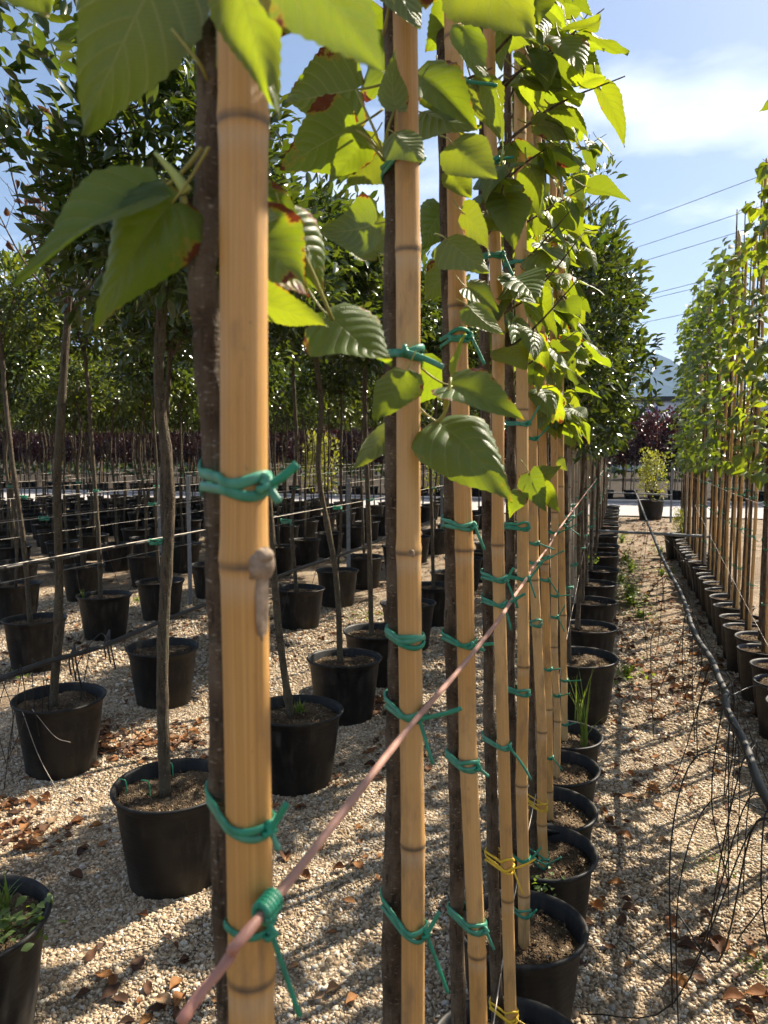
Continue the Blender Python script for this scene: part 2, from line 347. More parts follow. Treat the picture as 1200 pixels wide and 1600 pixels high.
# ------------------------------------------------------------------ ground, road, hills
def grid_sheet(name, x0, x1, y0, y1, nx, ny, zf, mat):
    xs = np.linspace(x0, x1, nx); ys = np.linspace(y0, y1, ny); X, Y = np.meshgrid(xs, ys)
    mb = MB(); mb.add(np.stack([X, Y, zf(X, Y)], -1).reshape(-1, 3), [(j * nx + i, j * nx + i + 1, (j + 1) * nx + i + 1, (j + 1) * nx + i) for j in range(ny - 1) for i in range(nx - 1)])
    return mb.build(name, mat)
def gz(x, y):
    f = 1 / (1 + (np.maximum(np.hypot(x, y) - 12, 0) / 6) ** 2)
    return f * (.014 * np.sin(x * 2.1 + y * .7) + .012 * np.sin(y * 2.9 - x * 1.3) + .008 * np.sin(x * 6.1) * np.sin(y * 5.3))
_xs = np.r_[-3000, -1800, -900, -300, -120, -60, np.linspace(-30, 16, 185), 40, 100, 300, 900, 1800, 3000]
_ys = np.r_[-400, -150, -60, np.linspace(-6, 22, 113), 30, 45, 80, 200, 600, 1500, 3000]
_X, _Y = np.meshgrid(_xs, _ys); _mb = MB(); _nx = len(_xs)
_mb.add(np.stack([_X, _Y, gz(_X, _Y) * (abs(_X) < 40) * (_Y < 30) * (_Y > -20)], -1).reshape(-1, 3), [(j * _nx + i, j * _nx + i + 1, (j + 1) * _nx + i + 1, (j + 1) * _nx + i) for j in range(len(_ys) - 1) for i in range(_nx - 1)])
kind(_mb.build('ground', M['ground']), 'structure')
kind(grid_sheet('road', -70, 40, 19.6, 24.6, 2, 2, lambda x, y: 0 * x + .035, M['road']), 'structure')
def m_field():
    t = NT('field_soil_shaded'); p = t.geo_pos(); n = t.noise(p, 1.5, 5, .65); n2 = t.noise(p, 14, 4)
    c = t.mix(t.ramp(n, [(.35, 0), (.7, 1)]), (.020, .015, .012), (.05, .036, .026)); c = t.mix(t.ramp(n2, [(.5, 0), (.7, .6)]), c, (.03, .035, .015))  # soil and ground cover, darkened to carry the shade under the plums
    return t.fin(t.bsdf(c, .95, .1, t.bump(n2, .8, .03)))
kind(grid_sheet('field', -90, 60, 24.74, 120, 2, 2, lambda x, y: 0 * x + .03, m_field()), 'structure')
_mb = MB(); boxm(_mb, (-70, 24.61, 0), (40, 24.75, .12)); kind(_mb.build('kerb', M['road']), 'structure')
def hills():
    n, m = 160, 26; az = np.linspace(R(-75), R(60), n)          # azimuth from +Y
    prof = np.interp(np.degrees(az), [-75, -45, -25, -8, -2, 1.2, 2.4, 5, 12, 25, 60], [.05, .075, .06, .085, .108, .120, .117, .100, .085, .06, .05])
    prof = prof + .003 * np.sin(az * 60) + .002 * np.sin(az * 143 + 1) + .0009 * np.sin(az * 410)
    V = []; D = 2600.0
    for j in range(m):
        f = j / (m - 1); d = D * (.62 + .38 * f)
        z = prof * D * (f ** .8) * (1 + .06 * np.sin(az * 40 + j) * (1 - f))
        V.append(np.stack([np.sin(az) * d, np.cos(az) * d, z - 4], -1))
    mb = MB(); mb.add(np.array(V).reshape(-1, 3), [(j * n + i, j * n + i + 1, (j + 1) * n + i + 1, (j + 1) * n + i) for j in range(m - 1) for i in range(n - 1)])
    kind(mb.build('hills', M['hill']), 'structure')
hills()

# ------------------------------------------------------------------ gravel (pebbles as instances: nobody could count them)
def gravel():
    pc = bpy.data.collections.new('pebble_shapes')
    for k in range(7):
        bm = bmesh.new(); bmesh.ops.create_icosphere(bm, subdivisions=2 if k < 4 else 1, radius=1.0)
        s = (rng.uniform(.8, 1.25), rng.uniform(.65, 1.0), rng.uniform(.45, .75))
        for v in bm.verts:
            c = v.co; f = 1 + .16 * math.sin(c.x * 3.1 + k) + .13 * math.sin(c.y * 4.3 + 2 * k) + .1 * math.sin(c.z * 5.0 + k * 3)
            v.co = Vector((c.x * s[0] * f, c.y * s[1] * f, c.z * s[2] * f))
        me = bpy.data.meshes.new('pebble'); bm.to_mesh(me); bm.free(); me.materials.append(M['pebble'])
        me.polygons.foreach_set('use_smooth', [True] * len(me.polygons))
        pc.objects.link(bpy.data.objects.new('pebble_shape', me))
    pts = []; 
    def scatter(n, x0, x1, y0, y1, smin, smax, cond):
        x = rng.uniform(x0, x1, n); y = rng.uniform(y0, y1, n); k = cond(x, y); x, y = x[k], y[k]
        m = np.sin(x * 3.1 + 1.3 * np.sin(y * 2.3)) * np.sin(y * 2.7 + 1.1 * np.sin(x * 3.7)) + .5 * np.sin(x * 9.1 + y * 4) * np.sin(y * 8.3 - x * 3); k = rng.random(len(x)) < np.clip(1.02 - .75 * np.clip(m - .25, 0, 1), .25, 1); x, y = x[k], y[k]
        s = smin * np.exp(rng.normal(.38, .33, len(x))); s = np.clip(s, smin * .6, smax * 1.7)
        pts.append(np.stack([x, y, gz(x, y) + s * rng.uniform(-.1, .45, len(x)), s], -1))
    inview = lambda x, y: (x > -.98 * y - .25) & (x < .18 * y + .55)
    scatter(290000, -3.6, 1.35, 1.0, 4.2, .0034, .0072, inview)
    scatter(90000, -6.5, 1.9, 4.2, 7.5, .0055, .0100, inview)
    P = np.concatenate(pts); n = len(P)
    me = bpy.data.meshes.new('gravel'); me.vertices.add(n); me.vertices.foreach_set('co', P[:, :3].ravel())
    a = me.attributes.new('sc', 'FLOAT', 'POINT'); a.data.foreach_set('value', P[:, 3])
    a = me.attributes.new('rot', 'FLOAT_VECTOR', 'POINT'); a.data.foreach_set('vector', np.stack([rng.normal(0, .35, n), rng.normal(0, .35, n), rng.uniform(0, 6.28, n)], -1).ravel())
    me.update(); o = kind(link('gravel', me), 'stuff')
    g = bpy.data.node_groups.new('gravel_nodes', 'GeometryNodeTree')
    g.interface.new_socket('Geometry', in_out='INPUT', socket_type='NodeSocketGeometry'); g.interface.new_socket('Geometry', in_out='OUTPUT', socket_type='NodeSocketGeometry')
    N = g.nodes.new; gi = N('NodeGroupInput'); go = N('NodeGroupOutput'); ci = N('GeometryNodeCollectionInfo'); ci.inputs[0].default_value = pc
    ci.inputs['Separate Children'].default_value = True; ci.inputs['Reset Children'].default_value = True
    ip = N('GeometryNodeInstanceOnPoints'); ip.inputs['Pick Instance'].default_value = True
    sc = N('GeometryNodeInputNamedAttribute'); sc.data_type = 'FLOAT'; sc.inputs[0].default_value = 'sc'
    rt = N('GeometryNodeInputNamedAttribute'); rt.data_type = 'FLOAT_VECTOR'; rt.inputs[0].default_value = 'rot'
    e2r = N('FunctionNodeEulerToRotation')
    L = g.links.new; L(gi.outputs[0], ip.inputs['Points']); L(ci.outputs[0], ip.inputs['Instance']); L(sc.outputs[0], ip.inputs['Scale'])
    L(rt.outputs[0], e2r.inputs[0]); L(e2r.outputs[0], ip.inputs['Rotation']); L(ip.outputs[0], go.inputs[0])
    md = o.modifiers.new('scatter', 'NODES'); md.node_group = g
gravel()

# ------------------------------------------------------------------ leaf shapes
def linden_leaf(mb, L=1.0, W=1.0, nv=26, nu=12, fold=.22, droop=.25, curl=.1, wav=.03, seed=0, serr=.022, mi=0, pet=0.0, M4=None, val=0.0):
    """heart-shaped serrated leaf; base at origin, tip along +Y, upper side +Z"""
    q = np.random.default_rng(seed)
    v = np.linspace(0, 1, nv)[:, None]; u = np.linspace(-1, 1, nu + 1)[None, :]
    w = .50 * np.sin(math.pi * np.clip(v, 1e-4, 1) ** .58) ** .72
    w = w * (1 - .48 * np.clip((v - .30) / .70, 0, 1) ** .8) + .012 * (1 - v) + 0 * u
    asym = 1 + .10 * q.uniform(-1, 1) * np.sign(u)
    tooth = 1 + serr * 2 * ((np.arange(nv) % 2)[:, None] - .5) * (abs(u) > .99) * (v > .03) * (v < .98) / np.maximum(w, .12) * .5
    x = u * w * asym * tooth * W
    y = v - .17 * np.abs(u) ** 1.4 * np.exp(-v * 5.5) * (w / (w + .05)) - .07 * np.abs(u) * (1 - v) * .5
    z = fold * np.abs(x) - droop * v ** 2 - curl * (np.abs(u) ** 3) * w * 1.2
    ph = v * 7.5 - np.abs(u) * 2.3
    z = z + .0065 * np.cos(2 * math.pi * ph) * np.minimum(np.abs(u) * 3, 1) * (1 - .4 * np.abs(u)) * w / .5
    p1, p2, p3 = q.uniform(0, 6.28, 3)
    z = z + wav * np.abs(u) * (np.sin(v * 6 + p1 + u) + .6 * np.sin(v * 11 + p2)) + wav * .8 * np.sin(u * 2 + v * 3 + p3)
    z = z - z[0, nu // 2]
    V = np.stack([x + 0 * z, y + 0 * z, z], -1).reshape(-1, 3) * L
    UV = np.stack([u + 0 * v, v + 0 * u], -1).reshape(-1, 2)
    k = nu + 1
    F = [(i * k + j, i * k + j + 1, (i + 1) * k + j + 1, (i + 1) * k + j) for i in range(nv - 1) for j in range(nu)]
    if M4 is not None: V = V @ M4[:3, :3].T + M4[:3, 3]
    mb.add(V, F, mi, UV, val)
    if pet > 0:
        t = np.linspace(0, 1, 6)[:, None]; P = np.hstack([0 * t + .02 * pet * np.sin(3 * t), -pet * t, .35 * pet * t * t - .002]) * L
        if M4 is not None: P = P @ M4[:3, :3].T + M4[:3, 3]
        tube(mb, P, np.linspace(.011, .016, 6) * L, 6, mi + 1, 0.0)
LIND = []
for k in range(8):
    mb = MB(); linden_leaf(mb, seed=k, fold=[.25, .12, .32, .05, .2, .4, .15, .28][k], droop=[.2, .35, .1, .28, .5, .18, .0, .4][k], curl=[.1, .25, 0, .3, .15, .05, .2, .35][k],
                           wav=[.02, .035, .03, .045, .03, .02, .05, .04][k], W=[.95, 1.0, .85, 1.05, .9, .8, 1.0, .95][k], pet=.42)
    LIND.append(mb.mesh('linden_leaf', [M['leaf_linden'], M['petiole']]))
def basis(y, n):
    y = np.asarray(y, float); y = y / np.linalg.norm(y); n = np.asarray(n, float); n = n - y * (n @ y); n = n / (np.linalg.norm(n) + 1e-9)
    x = np.cross(y, n); return np.stack([x, y, n], 1)
def leaf_obj(parent, base, direc, normal, size, var=None, wide=1.0, loc=None):
    me = LIND[random.randrange(8) if var is None else var % 8]
    o = link('leaf', me, parent)
    B = basis(direc, normal) * size; B[:, 0] *= wide
    m = Matrix.Identity(4)
    for i in range(3):
        for j in range(3): m[i][j] = B[i, j]
        m[i][3] = base[i]
    if parent is not None:                       # parents are unrotated empties
        for i in range(3): m[i][3] -= parent.location[i]
    o.matrix_local = m
    return o

# ------------------------------------------------------------------ pots
def pot_mesh(rt, rb, h, seg=44):
    w = .0045; rim = .032
    prof = [(.001, .012), (rb * .93, .012), (rb * .96, 0), (rb, .004), (rb + (rt - rb) * .40, h * .40), (rb + (rt - rb) * .42 + .0015, h * .43), (rb + (rt - rb) * .86, h - rim - .004),
            (rb + (rt - rb) * .865 + .004, h - rim), (rt + .005, h - .016), (rt + .012, h - .010), (rt + .014, h - .003), (rt + .010, h + .002), (rt + .003, h + .001),
            (rt - w, h - .008), (rb + (rt - rb) * .8 - w, h * .72), (rb + (rt - rb) * .5, h * .55), (.001, h * .5)]
    mb = MB(); lathe(mb, prof, seg); v = mb.v[0]; an = np.arctan2(v[:, 1], v[:, 0]); f = np.clip(v[:, 2] / h, 0, 1)
    k_ = 1 + .012 * np.sin(2 * an + rt * 90) * f + .006 * np.sin(3 * an + 1) + .007 * np.sin(an * 5 + v[:, 2] * 20) * f * (1 - f) * 3; v[:, 0] *= k_; v[:, 1] *= k_; v[:, 2] += .004 * np.sin(an + rt * 50) * f
    return mb.mesh('plant_pot', M['pot'])
def soil_mesh(r, seed):
    q = np.random.default_rng(seed); n = 40; g = np.linspace(-1, 1, n); X, Y = np.meshgrid(g, g)
    rr = np.hypot(X, Y); k = np.maximum(np.abs(X), np.abs(Y)) / np.maximum(rr, 1e-6); X, Y = X * k * r, Y * k * r
    Z = q.normal(0, .0035, X.shape) + .012 * np.sin(X * 17 + seed) * np.sin(Y * 19 + seed * 2) + .012 * (1 - (np.hypot(X, Y) / r) ** 2)
    mb = MB(); mb.add(np.stack([X, Y, Z], -1).reshape(-1, 3), [(j * n + i, j * n + i + 1, (j + 1) * n + i + 1, (j + 1) * n + i) for j in range(n - 1) for i in range(n - 1)])
    # crumbs and chips of bark lying on the soil
    for _ in range(60):
        a, d = q.uniform(0, 6.28), r * math.sqrt(q.uniform(0, .85)); s = q.uniform(.003, .008)
        c = np.array([d * math.cos(a), d * math.sin(a), .012])
        v = q.normal(0, 1, (6, 3)); v = np.array([(1, 0, 0), (-1, 0, 0), (0, 1, 0), (0, -1, 0), (0, 0, .6), (0, 0, -.6)]) * s * q.uniform(.6, 1.5, (6, 1)) + c
        mb.add(v, [(0, 2, 4), (2, 1, 4), (1, 3, 4), (3, 0, 4), (2, 0, 5), (1, 2, 5), (3, 1, 5), (0, 3, 5)])
    return mb.mesh('soil', M['soil'])
POTS = {'big': (pot_mesh(.215, .165, .37), .37, .204), 'mid': (pot_mesh(.163, .128, .31), .31, .153), 'small': (pot_mesh(.148, .118, .33), .33, .139), 'huge': (pot_mesh(.30, .24, .46), .46, .288)}
SOIL = {k: [soil_mesh(v[2], i + 3) for i in range(3)] for k, v in POTS.items()}
def pot(size, x, y, label, group, rz=None, tilt=0.0, sink=None):
    me, h, r = POTS[size]
    o = link('plant_pot', me, None, (x, y, float(gz(np.float64(x), np.float64(y))) - .004)); o.rotation_euler = (tilt, tilt * .6, random.uniform(0, 6.28) if rz is None else rz)
    s = link('soil', random.choice(SOIL[size]), o, (0, 0, h - (.045 if sink is None else sink)))
    tag(o, label, 'plant pot', group); return o

# ------------------------------------------------------------------ bamboo canes
def cane(name, P0, P1, r, nodes, mat, label, group, seg=20, r1=None, kink=.004, knob=None, facet=True):
    """P0 bottom, P1 top; nodes: list of fractions 0..1 along the cane"""
    P0, P1 = np.asarray(P0, float), np.asarray(P1, float); L = np.linalg.norm(P1 - P0); r1 = r * .82 if r1 is None else r1
    s = {0.0, 1.0}
    for f in nodes:
        for d in (-.03, -.014, -.008, -.004, -.0015, .0015, .004, .009, .018, .035): s.add(min(1, max(0, f + d / L)))
    for f in np.linspace(0, 1, int(L / .06) + 2): s.add(float(f))
    s = np.array(sorted(s)); s = s[np.r_[True, np.diff(s) > 1e-5]]
    q = np.random.default_rng(int(abs(P0[1]) * 1000) % 9999)
    kn = np.r_[0, sorted(nodes), 1]; off = q.normal(0, kink, (len(kn), 2)); off[0] = off[-1] = 0
    path = P0 + s[:, None] * (P1 - P0); path[:, 0] += np.interp(s, kn, off[:, 0]); path[:, 1] += np.interp(s, kn, off[:, 1])
    dn = np.array([min(((x - f) * L for f in nodes), key=abs) if len(nodes) else 9 for x in s])
    rad = (r + (r1 - r) * s) * (1 + .075 * np.exp(-((dn - .002) / .009) ** 2) + .025 * np.exp(-((dn) / .04) ** 2))
    rad *= 1 - .045 * np.exp(-((dn + .0005) / .0014) ** 2)
    ring = 1.25 * np.exp(-((dn + .001) / .0034) ** 2) - .8 * np.exp(-((dn + .013) / .009) ** 2)
    th = np.arange(seg) * 2 * math.pi / seg
    k = np.searchsorted(np.array(sorted(nodes)), s)
    V = []
    for i in range(len(s)):
        rr = np.full(seg, rad[i])
        if facet:
            c = (k[i] % 2) * math.pi + R(-38); d = np.abs((th - c + math.pi) % (2 * math.pi) - math.pi)
            rr = rr * (1 - .15 * np.exp(-(d / .30) ** 4) * np.clip(abs(dn[i]) / .05, 0, 1))
        V.append(path[i] + np.stack([rr * np.cos(th), rr * np.sin(th), 0 * th], -1))
    mb = MB(); n = len(s)
    F = [(i * seg + j, i * seg + (j + 1) % seg, (i + 1) * seg + (j + 1) % seg, (i + 1) * seg + j) for i in range(n - 1) for j in range(seg)]
    F += [tuple(range(seg))[::-1], tuple((n - 1) * seg + j for j in range(seg))]
    mb.add(np.concatenate(V), F, 0, np.stack([np.tile(th / (2 * math.pi), n), np.repeat(s * L, seg)], 1), np.repeat(ring, seg))
    o = mb.build(name, mat); tag(o, label, 'cane', group)
    if knob is not None:                                        # broken-off side branch at a node
        f, ang, sz = knob; c = P0 + f * (P1 - P0); i = int(np.argmin(abs(s - f))); c = path[i]; d = np.array([math.cos(ang), math.sin(ang), 0])
        kb = MB(); tg = np.array([-d[1], d[0], 0]); up = np.array([0, 0, 1.0])
        for (dz, a1, a2, a3, em, mi_) in [(.1, .75, 1.05, 1.0, .86, 0), (.75, .5, .7, .55, 1.05, 0), (-2.2, .34, .62, 2.6, .86, 0)]:     # swollen node, broken tip, ridge running down
            nu_, nv_ = 18, 12; uu = np.linspace(0, 2 * math.pi, nu_, endpoint=False)[None, :]; vv = np.linspace(0.02, math.pi - .02, nv_)[:, None]
            bl = 1 + .09 * np.sin(3 * uu + dz) * np.sin(vv) + .07 * np.sin(5 * vv + uu * 2) + q.normal(0, .035, (nv_, nu_))
            X_ = (np.sin(vv) * np.cos(uu) * bl)[..., None] * d * sz * a1 + (np.sin(vv) * np.sin(uu) * bl)[..., None] * tg * sz * a2 + (np.cos(vv) * bl)[..., None] * up * sz * a3
            kb.add((X_ + c + d * rad[i] * em + up * sz * dz).reshape(-1, 3), [(a_ * nu_ + b_, (a_ + 1) * nu_ + b_, (a_ + 1) * nu_ + (b_ + 1) % nu_, a_ * nu_ + (b_ + 1) % nu_) for a_ in range(nv_ - 1) for b_ in range(nu_)])
        link('branch_stub', kb.mesh('branch_stub', M['knot']), o)
    return o, path, rad, s
# ------------------------------------------------------------------ ties of plastic tubing round cane and trunk
def tie(label, group, cz, cc, cr, tc_, tr, mat, loops=2, tails=((0.0, .04, 0),), knot_ang=-.5, th=.0028, hw=.0042, tilt=0.0, split=True, gap=.009, only_cane=False):
    """cc/tc_: cane and trunk centre (xy) at height cz"""
    cc = np.asarray(cc[:2], float); tc_ = np.asarray(tc_[:2], float)
    hw *= .82; th *= .85
    root = empty('plant_tie', (cc[0], cc[1], cz)); tag(root, label, 'tie', group)
    N = 44 if split else 20; a = np.linspace(0, 2 * math.pi, N + 1) + knot_ang
    nn = np.stack([np.cos(a), np.sin(a)], -1)
    def hull(off):
        A = cc + nn * (cr + off); B = tc_ + nn * (tr + off)
        k = (only_cane or None) or ((A * nn).sum(1) >= (B * nn).sum(1))
        P = A if only_cane else np.where(k[:, None], A, B)
        return P - cc
    whole = MB()
    q = random.Random(int(cz * 1e4) + int(cc[1] * 1e3))
    for l in range(loops):
        P = hull(th * (.9 + .25 * (l % 2)))
        # densify straight spans so that the tilt stays smooth
        z = (l - (loops - 1) / 2) * gap + tilt * (P @ np.array([1.0, 0])) + gap * .35 * np.sin(a * 2 + l * 2) + (.5 * gap * (1 if l % 2 else -1)) * np.cos(a - knot_ang) * -.6
        mb = MB() if split else whole
        tube(mb, np.column_stack([P, z]), hw * (.9 + .2 * q.random()), 8 if split else 5, 0, None, False, th / hw)
        if split: mb.build('loop', mat, root)
    kd = np.array([math.cos(knot_ang), math.sin(knot_ang), 0]); side = np.array([-kd[1], kd[0], 0]); up = np.array([0, 0, 1.0])
    kc = kd * (cr + th * 1.6)
    mb = MB() if split else whole
    s = hw * 1.15
    for j, (ax, of) in enumerate([(side, up * s * .5), (side * .6 + up * .8, side * s * .5), (side * .7 - up * .7, -side * s * .4)][:3 if split else 1]):
        b = np.linspace(-2.4, 2.4, 9); ax = ax / np.linalg.norm(ax); bx = np.cross(kd, ax)
        tube(mb, kc + kd * s * .6 + of + np.outer(np.cos(b), kd) * s * .85 + np.outer(np.sin(b), bx) * s * .95, s * .62, 8 if split else 5)
    if split: mb.build('knot', mat, root)
    for (ang, ln, bend) in tails:                                # ang: 0 = sideways right, pi/2 = up, -pi/2 = down
        d = kd * .45 + side * .0 + RGT * math.cos(ang) * .9 + up * math.sin(ang); d = d / np.linalg.norm(d)
        t = np.linspace(0, 1, 9)[:, None]
        P = kc + kd * s + d * ln * t + (up * bend) * ln * t ** 2
        mb = MB() if split else whole
        tube(mb, P, np.r_[np.full(8, hw * .82), hw * .8], 8 if split else 5, 0, None, True, .62)
        if split: mb.build('tail', mat, root)
    if not split: whole.build('loop', mat, root)
    return root

def interp_path(path, z):
    return np.array([np.interp(z, path[:, 2], path[:, 0]), np.interp(z, path[:, 2], path[:, 1])])
def trunk_mesh(P, r0, r1, seed, seg=14, n=60, mat='bark_linden', bumps=.10, base=(0, 0, 0)):
    q = np.random.default_rng(seed); path = smooth_path(P, n); t = np.linspace(0, 1, n)
    r = r0 + (r1 - r0) * t; b = np.zeros(n)
    for c in q.uniform(0, 1, 9): b += np.exp(-((t - c) / .012) ** 2) * q.uniform(.3, 1.0)
    r = r * (1 + bumps * b + .02 * np.sin(t * 40 + seed)); path = path + np.cumsum(q.normal(0, .0006, path.shape), 0) * np.array([1, 1, 0])
    mb = MB(); tube(mb, path - np.asarray(base), r, seg); return mb.mesh('trunk', M[mat]), path, r

# ------------------------------------------------------------------ central row: staked lindens in the foreground
RS = .92                                       # scale of the near row
def ay(x, y, Y): return at_y(x, y, Y * RS)
CANES = [  # Y, (px top), (px bottom), radius, node rows in the photo, knob (row, angle, size)
    (.510, (381, 150), (394, 1590), .0178, [190, 880, 1520], (885, R(-14), .0105)),
    (.975, (633, 100), (648, 1590), .0163, [-95, 390, 862, 1316], (862, R(-62), .0048)),
    (1.32, (709, 100), (750, 1590), .0160, [60, 480, 858, 1180, 1480], None),
    (1.69, (768, 150), (795, 1590), .0142, [160, 520, 850, 1400], None),
    (2.15, (815, 100), (819, 1475), .0170, [210, 640, 1040, 1225], None),
    (2.59, (824, 300), (851, 1370), .0165, [560, 905, 1140], None),
    (2.94, (842, 300), (859, 1330), .0160, [520, 880, 1105], None),
    (3.33, (861, 300), (869, 1260), .0155, [490, 800, 1010], None),
    (3.80, (873, 300), (882, 1150), .0160, [450, 760, 960], None)]
TRUNKS = [  # px path of the trunk behind/left of each cane, dY, radius
    ([(326, -160), (321, 60), (319, 300), (322, 470), (331, 600), (343, 820), (350, 1100), (356, 1350), (369, 1600)], .030, .0140),
    ([(606, -100), (611, 300), (612, 700), (617, 1000), (613, 1300), (614, 1600)], .035, .0178),
    ([(694, -100), (700, 300), (705, 700), (708, 1000), (714, 1300), (717, 1600)], .035, .0150),
    ([(751, 0), (757, 500), (764, 900), (768, 1200), (778, 1600)], .035, .0155),
    ([(795, 0), (797, 500), (798, 900), (802, 1470)], .03, .0150),
    ([(815, 300), (822, 700), (836, 1375)], .03, .0145),
    ([(832, 300), (838, 700), (846, 1330)], .03, .0145),
    ([(852, 300), (854, 700), (860, 1265)], .03, .0145),
    ([(865, 300), (867, 700), (874, 1150)], .03, .0145)]
G_CANE, G_LIN, G_POT = 'bamboo canes of the central row', 'staked lindens of the central row', 'pots of the central row'
cane_desc = ['thick blurred bamboo cane nearest the camera, with a big knot at mid-height', 'second bamboo cane from the camera, with a small knot and green ties',
             'third bamboo cane from the camera, red string tied across it', 'fourth bamboo cane from the camera, with yellow tie low down', 'fifth bamboo cane from the camera, pale, standing in the front visible pot',
             'sixth bamboo cane from the camera in the central row', 'seventh bamboo cane from the camera in the central row', 'eighth bamboo cane from the camera in the central row', 'ninth bamboo cane from the camera, last orange one of the central row']
lin_desc = ['linden sapling on the nearest cane with large scorched backlit leaves', 'linden sapling tied to the second cane with pale broad leaves', 'linden sapling tied to the third bamboo cane from the camera']
centre = []
for i, (Y, pt, pb, r, nrow, kb) in enumerate(CANES):
    r *= RS
    a, b = ay(*pb, Y), ay(*pt, Y); d = (b - a) / (b[2] - a[2])
    z0, z1 = .24, (3.1 if i < 2 else 3.45 + .08 * (i % 3)); P0, P1 = a + d * (z0 - a[2]), a + d * (z1 - a[2])
    fz = [(ay(pt[0], py, Y)[2] - z0) / (z1 - z0) for py in nrow]
    zt, zb = max(fz), min(fz)
    f = zt + .36 / (z1 - z0)
    while f < .98: fz.append(f); f += .36 / (z1 - z0)
    f = zb - .30 / (z1 - z0)
    while f > .02: fz.append(f); f -= .26 / (z1 - z0)
    knob = None if kb is None else ((ay(pt[0], kb[0], Y)[2] - z0) / (z1 - z0), kb[1], kb[2])
    o, cpath, crad, cs = cane('bamboo_cane', P0, P1, r, sorted(fz), M['bamboo'] if i != 4 else M['bamboo'], cane_desc[i], G_CANE, seg=36 if i < 3 else 20, r1=r * .93, kink=.0018 if i < 2 else .0048, knob=knob)
    # the linden
    tp, dy, tr = TRUNKS[i]; tr *= RS
    P = [ay(px, py, Y + dy) for px, py in tp][::-1]
    if P[0][2] > .3: P.insert(0, np.array([P[0][0] + .004, P[0][1], .24]))
    if P[-1][2] < 3.3: P.append(np.array([P[-1][0] - .03, P[-1][1], 3.4]))
    base = np.array([P[0][0], P[0][1], .25])
    root = empty('linden_tree', tuple(base))
    tag(root, lin_desc[i] if i < 3 else f'{ORD[i]} staked linden sapling from the camera in the central row', 'tree', G_LIN)
    me, tpath, trad = trunk_mesh(P, tr, tr * .62, 11 + i, seg=22 if i < 3 else 12, n=120, base=base, bumps=.12)
    link('trunk', me, root)
    pot('mid', base[0] + .02, base[1], ['plant pot hidden below the nearest bamboo cane', 'plant pot below the second bamboo cane'][i] if i < 2 else f'black pot of the {ORD[i]} linden from the camera in the central row', G_POT)
    centre.append(dict(Y=Y, root=root, cp=cpath, cr=r, tp=tpath, tr=tr, base=base))

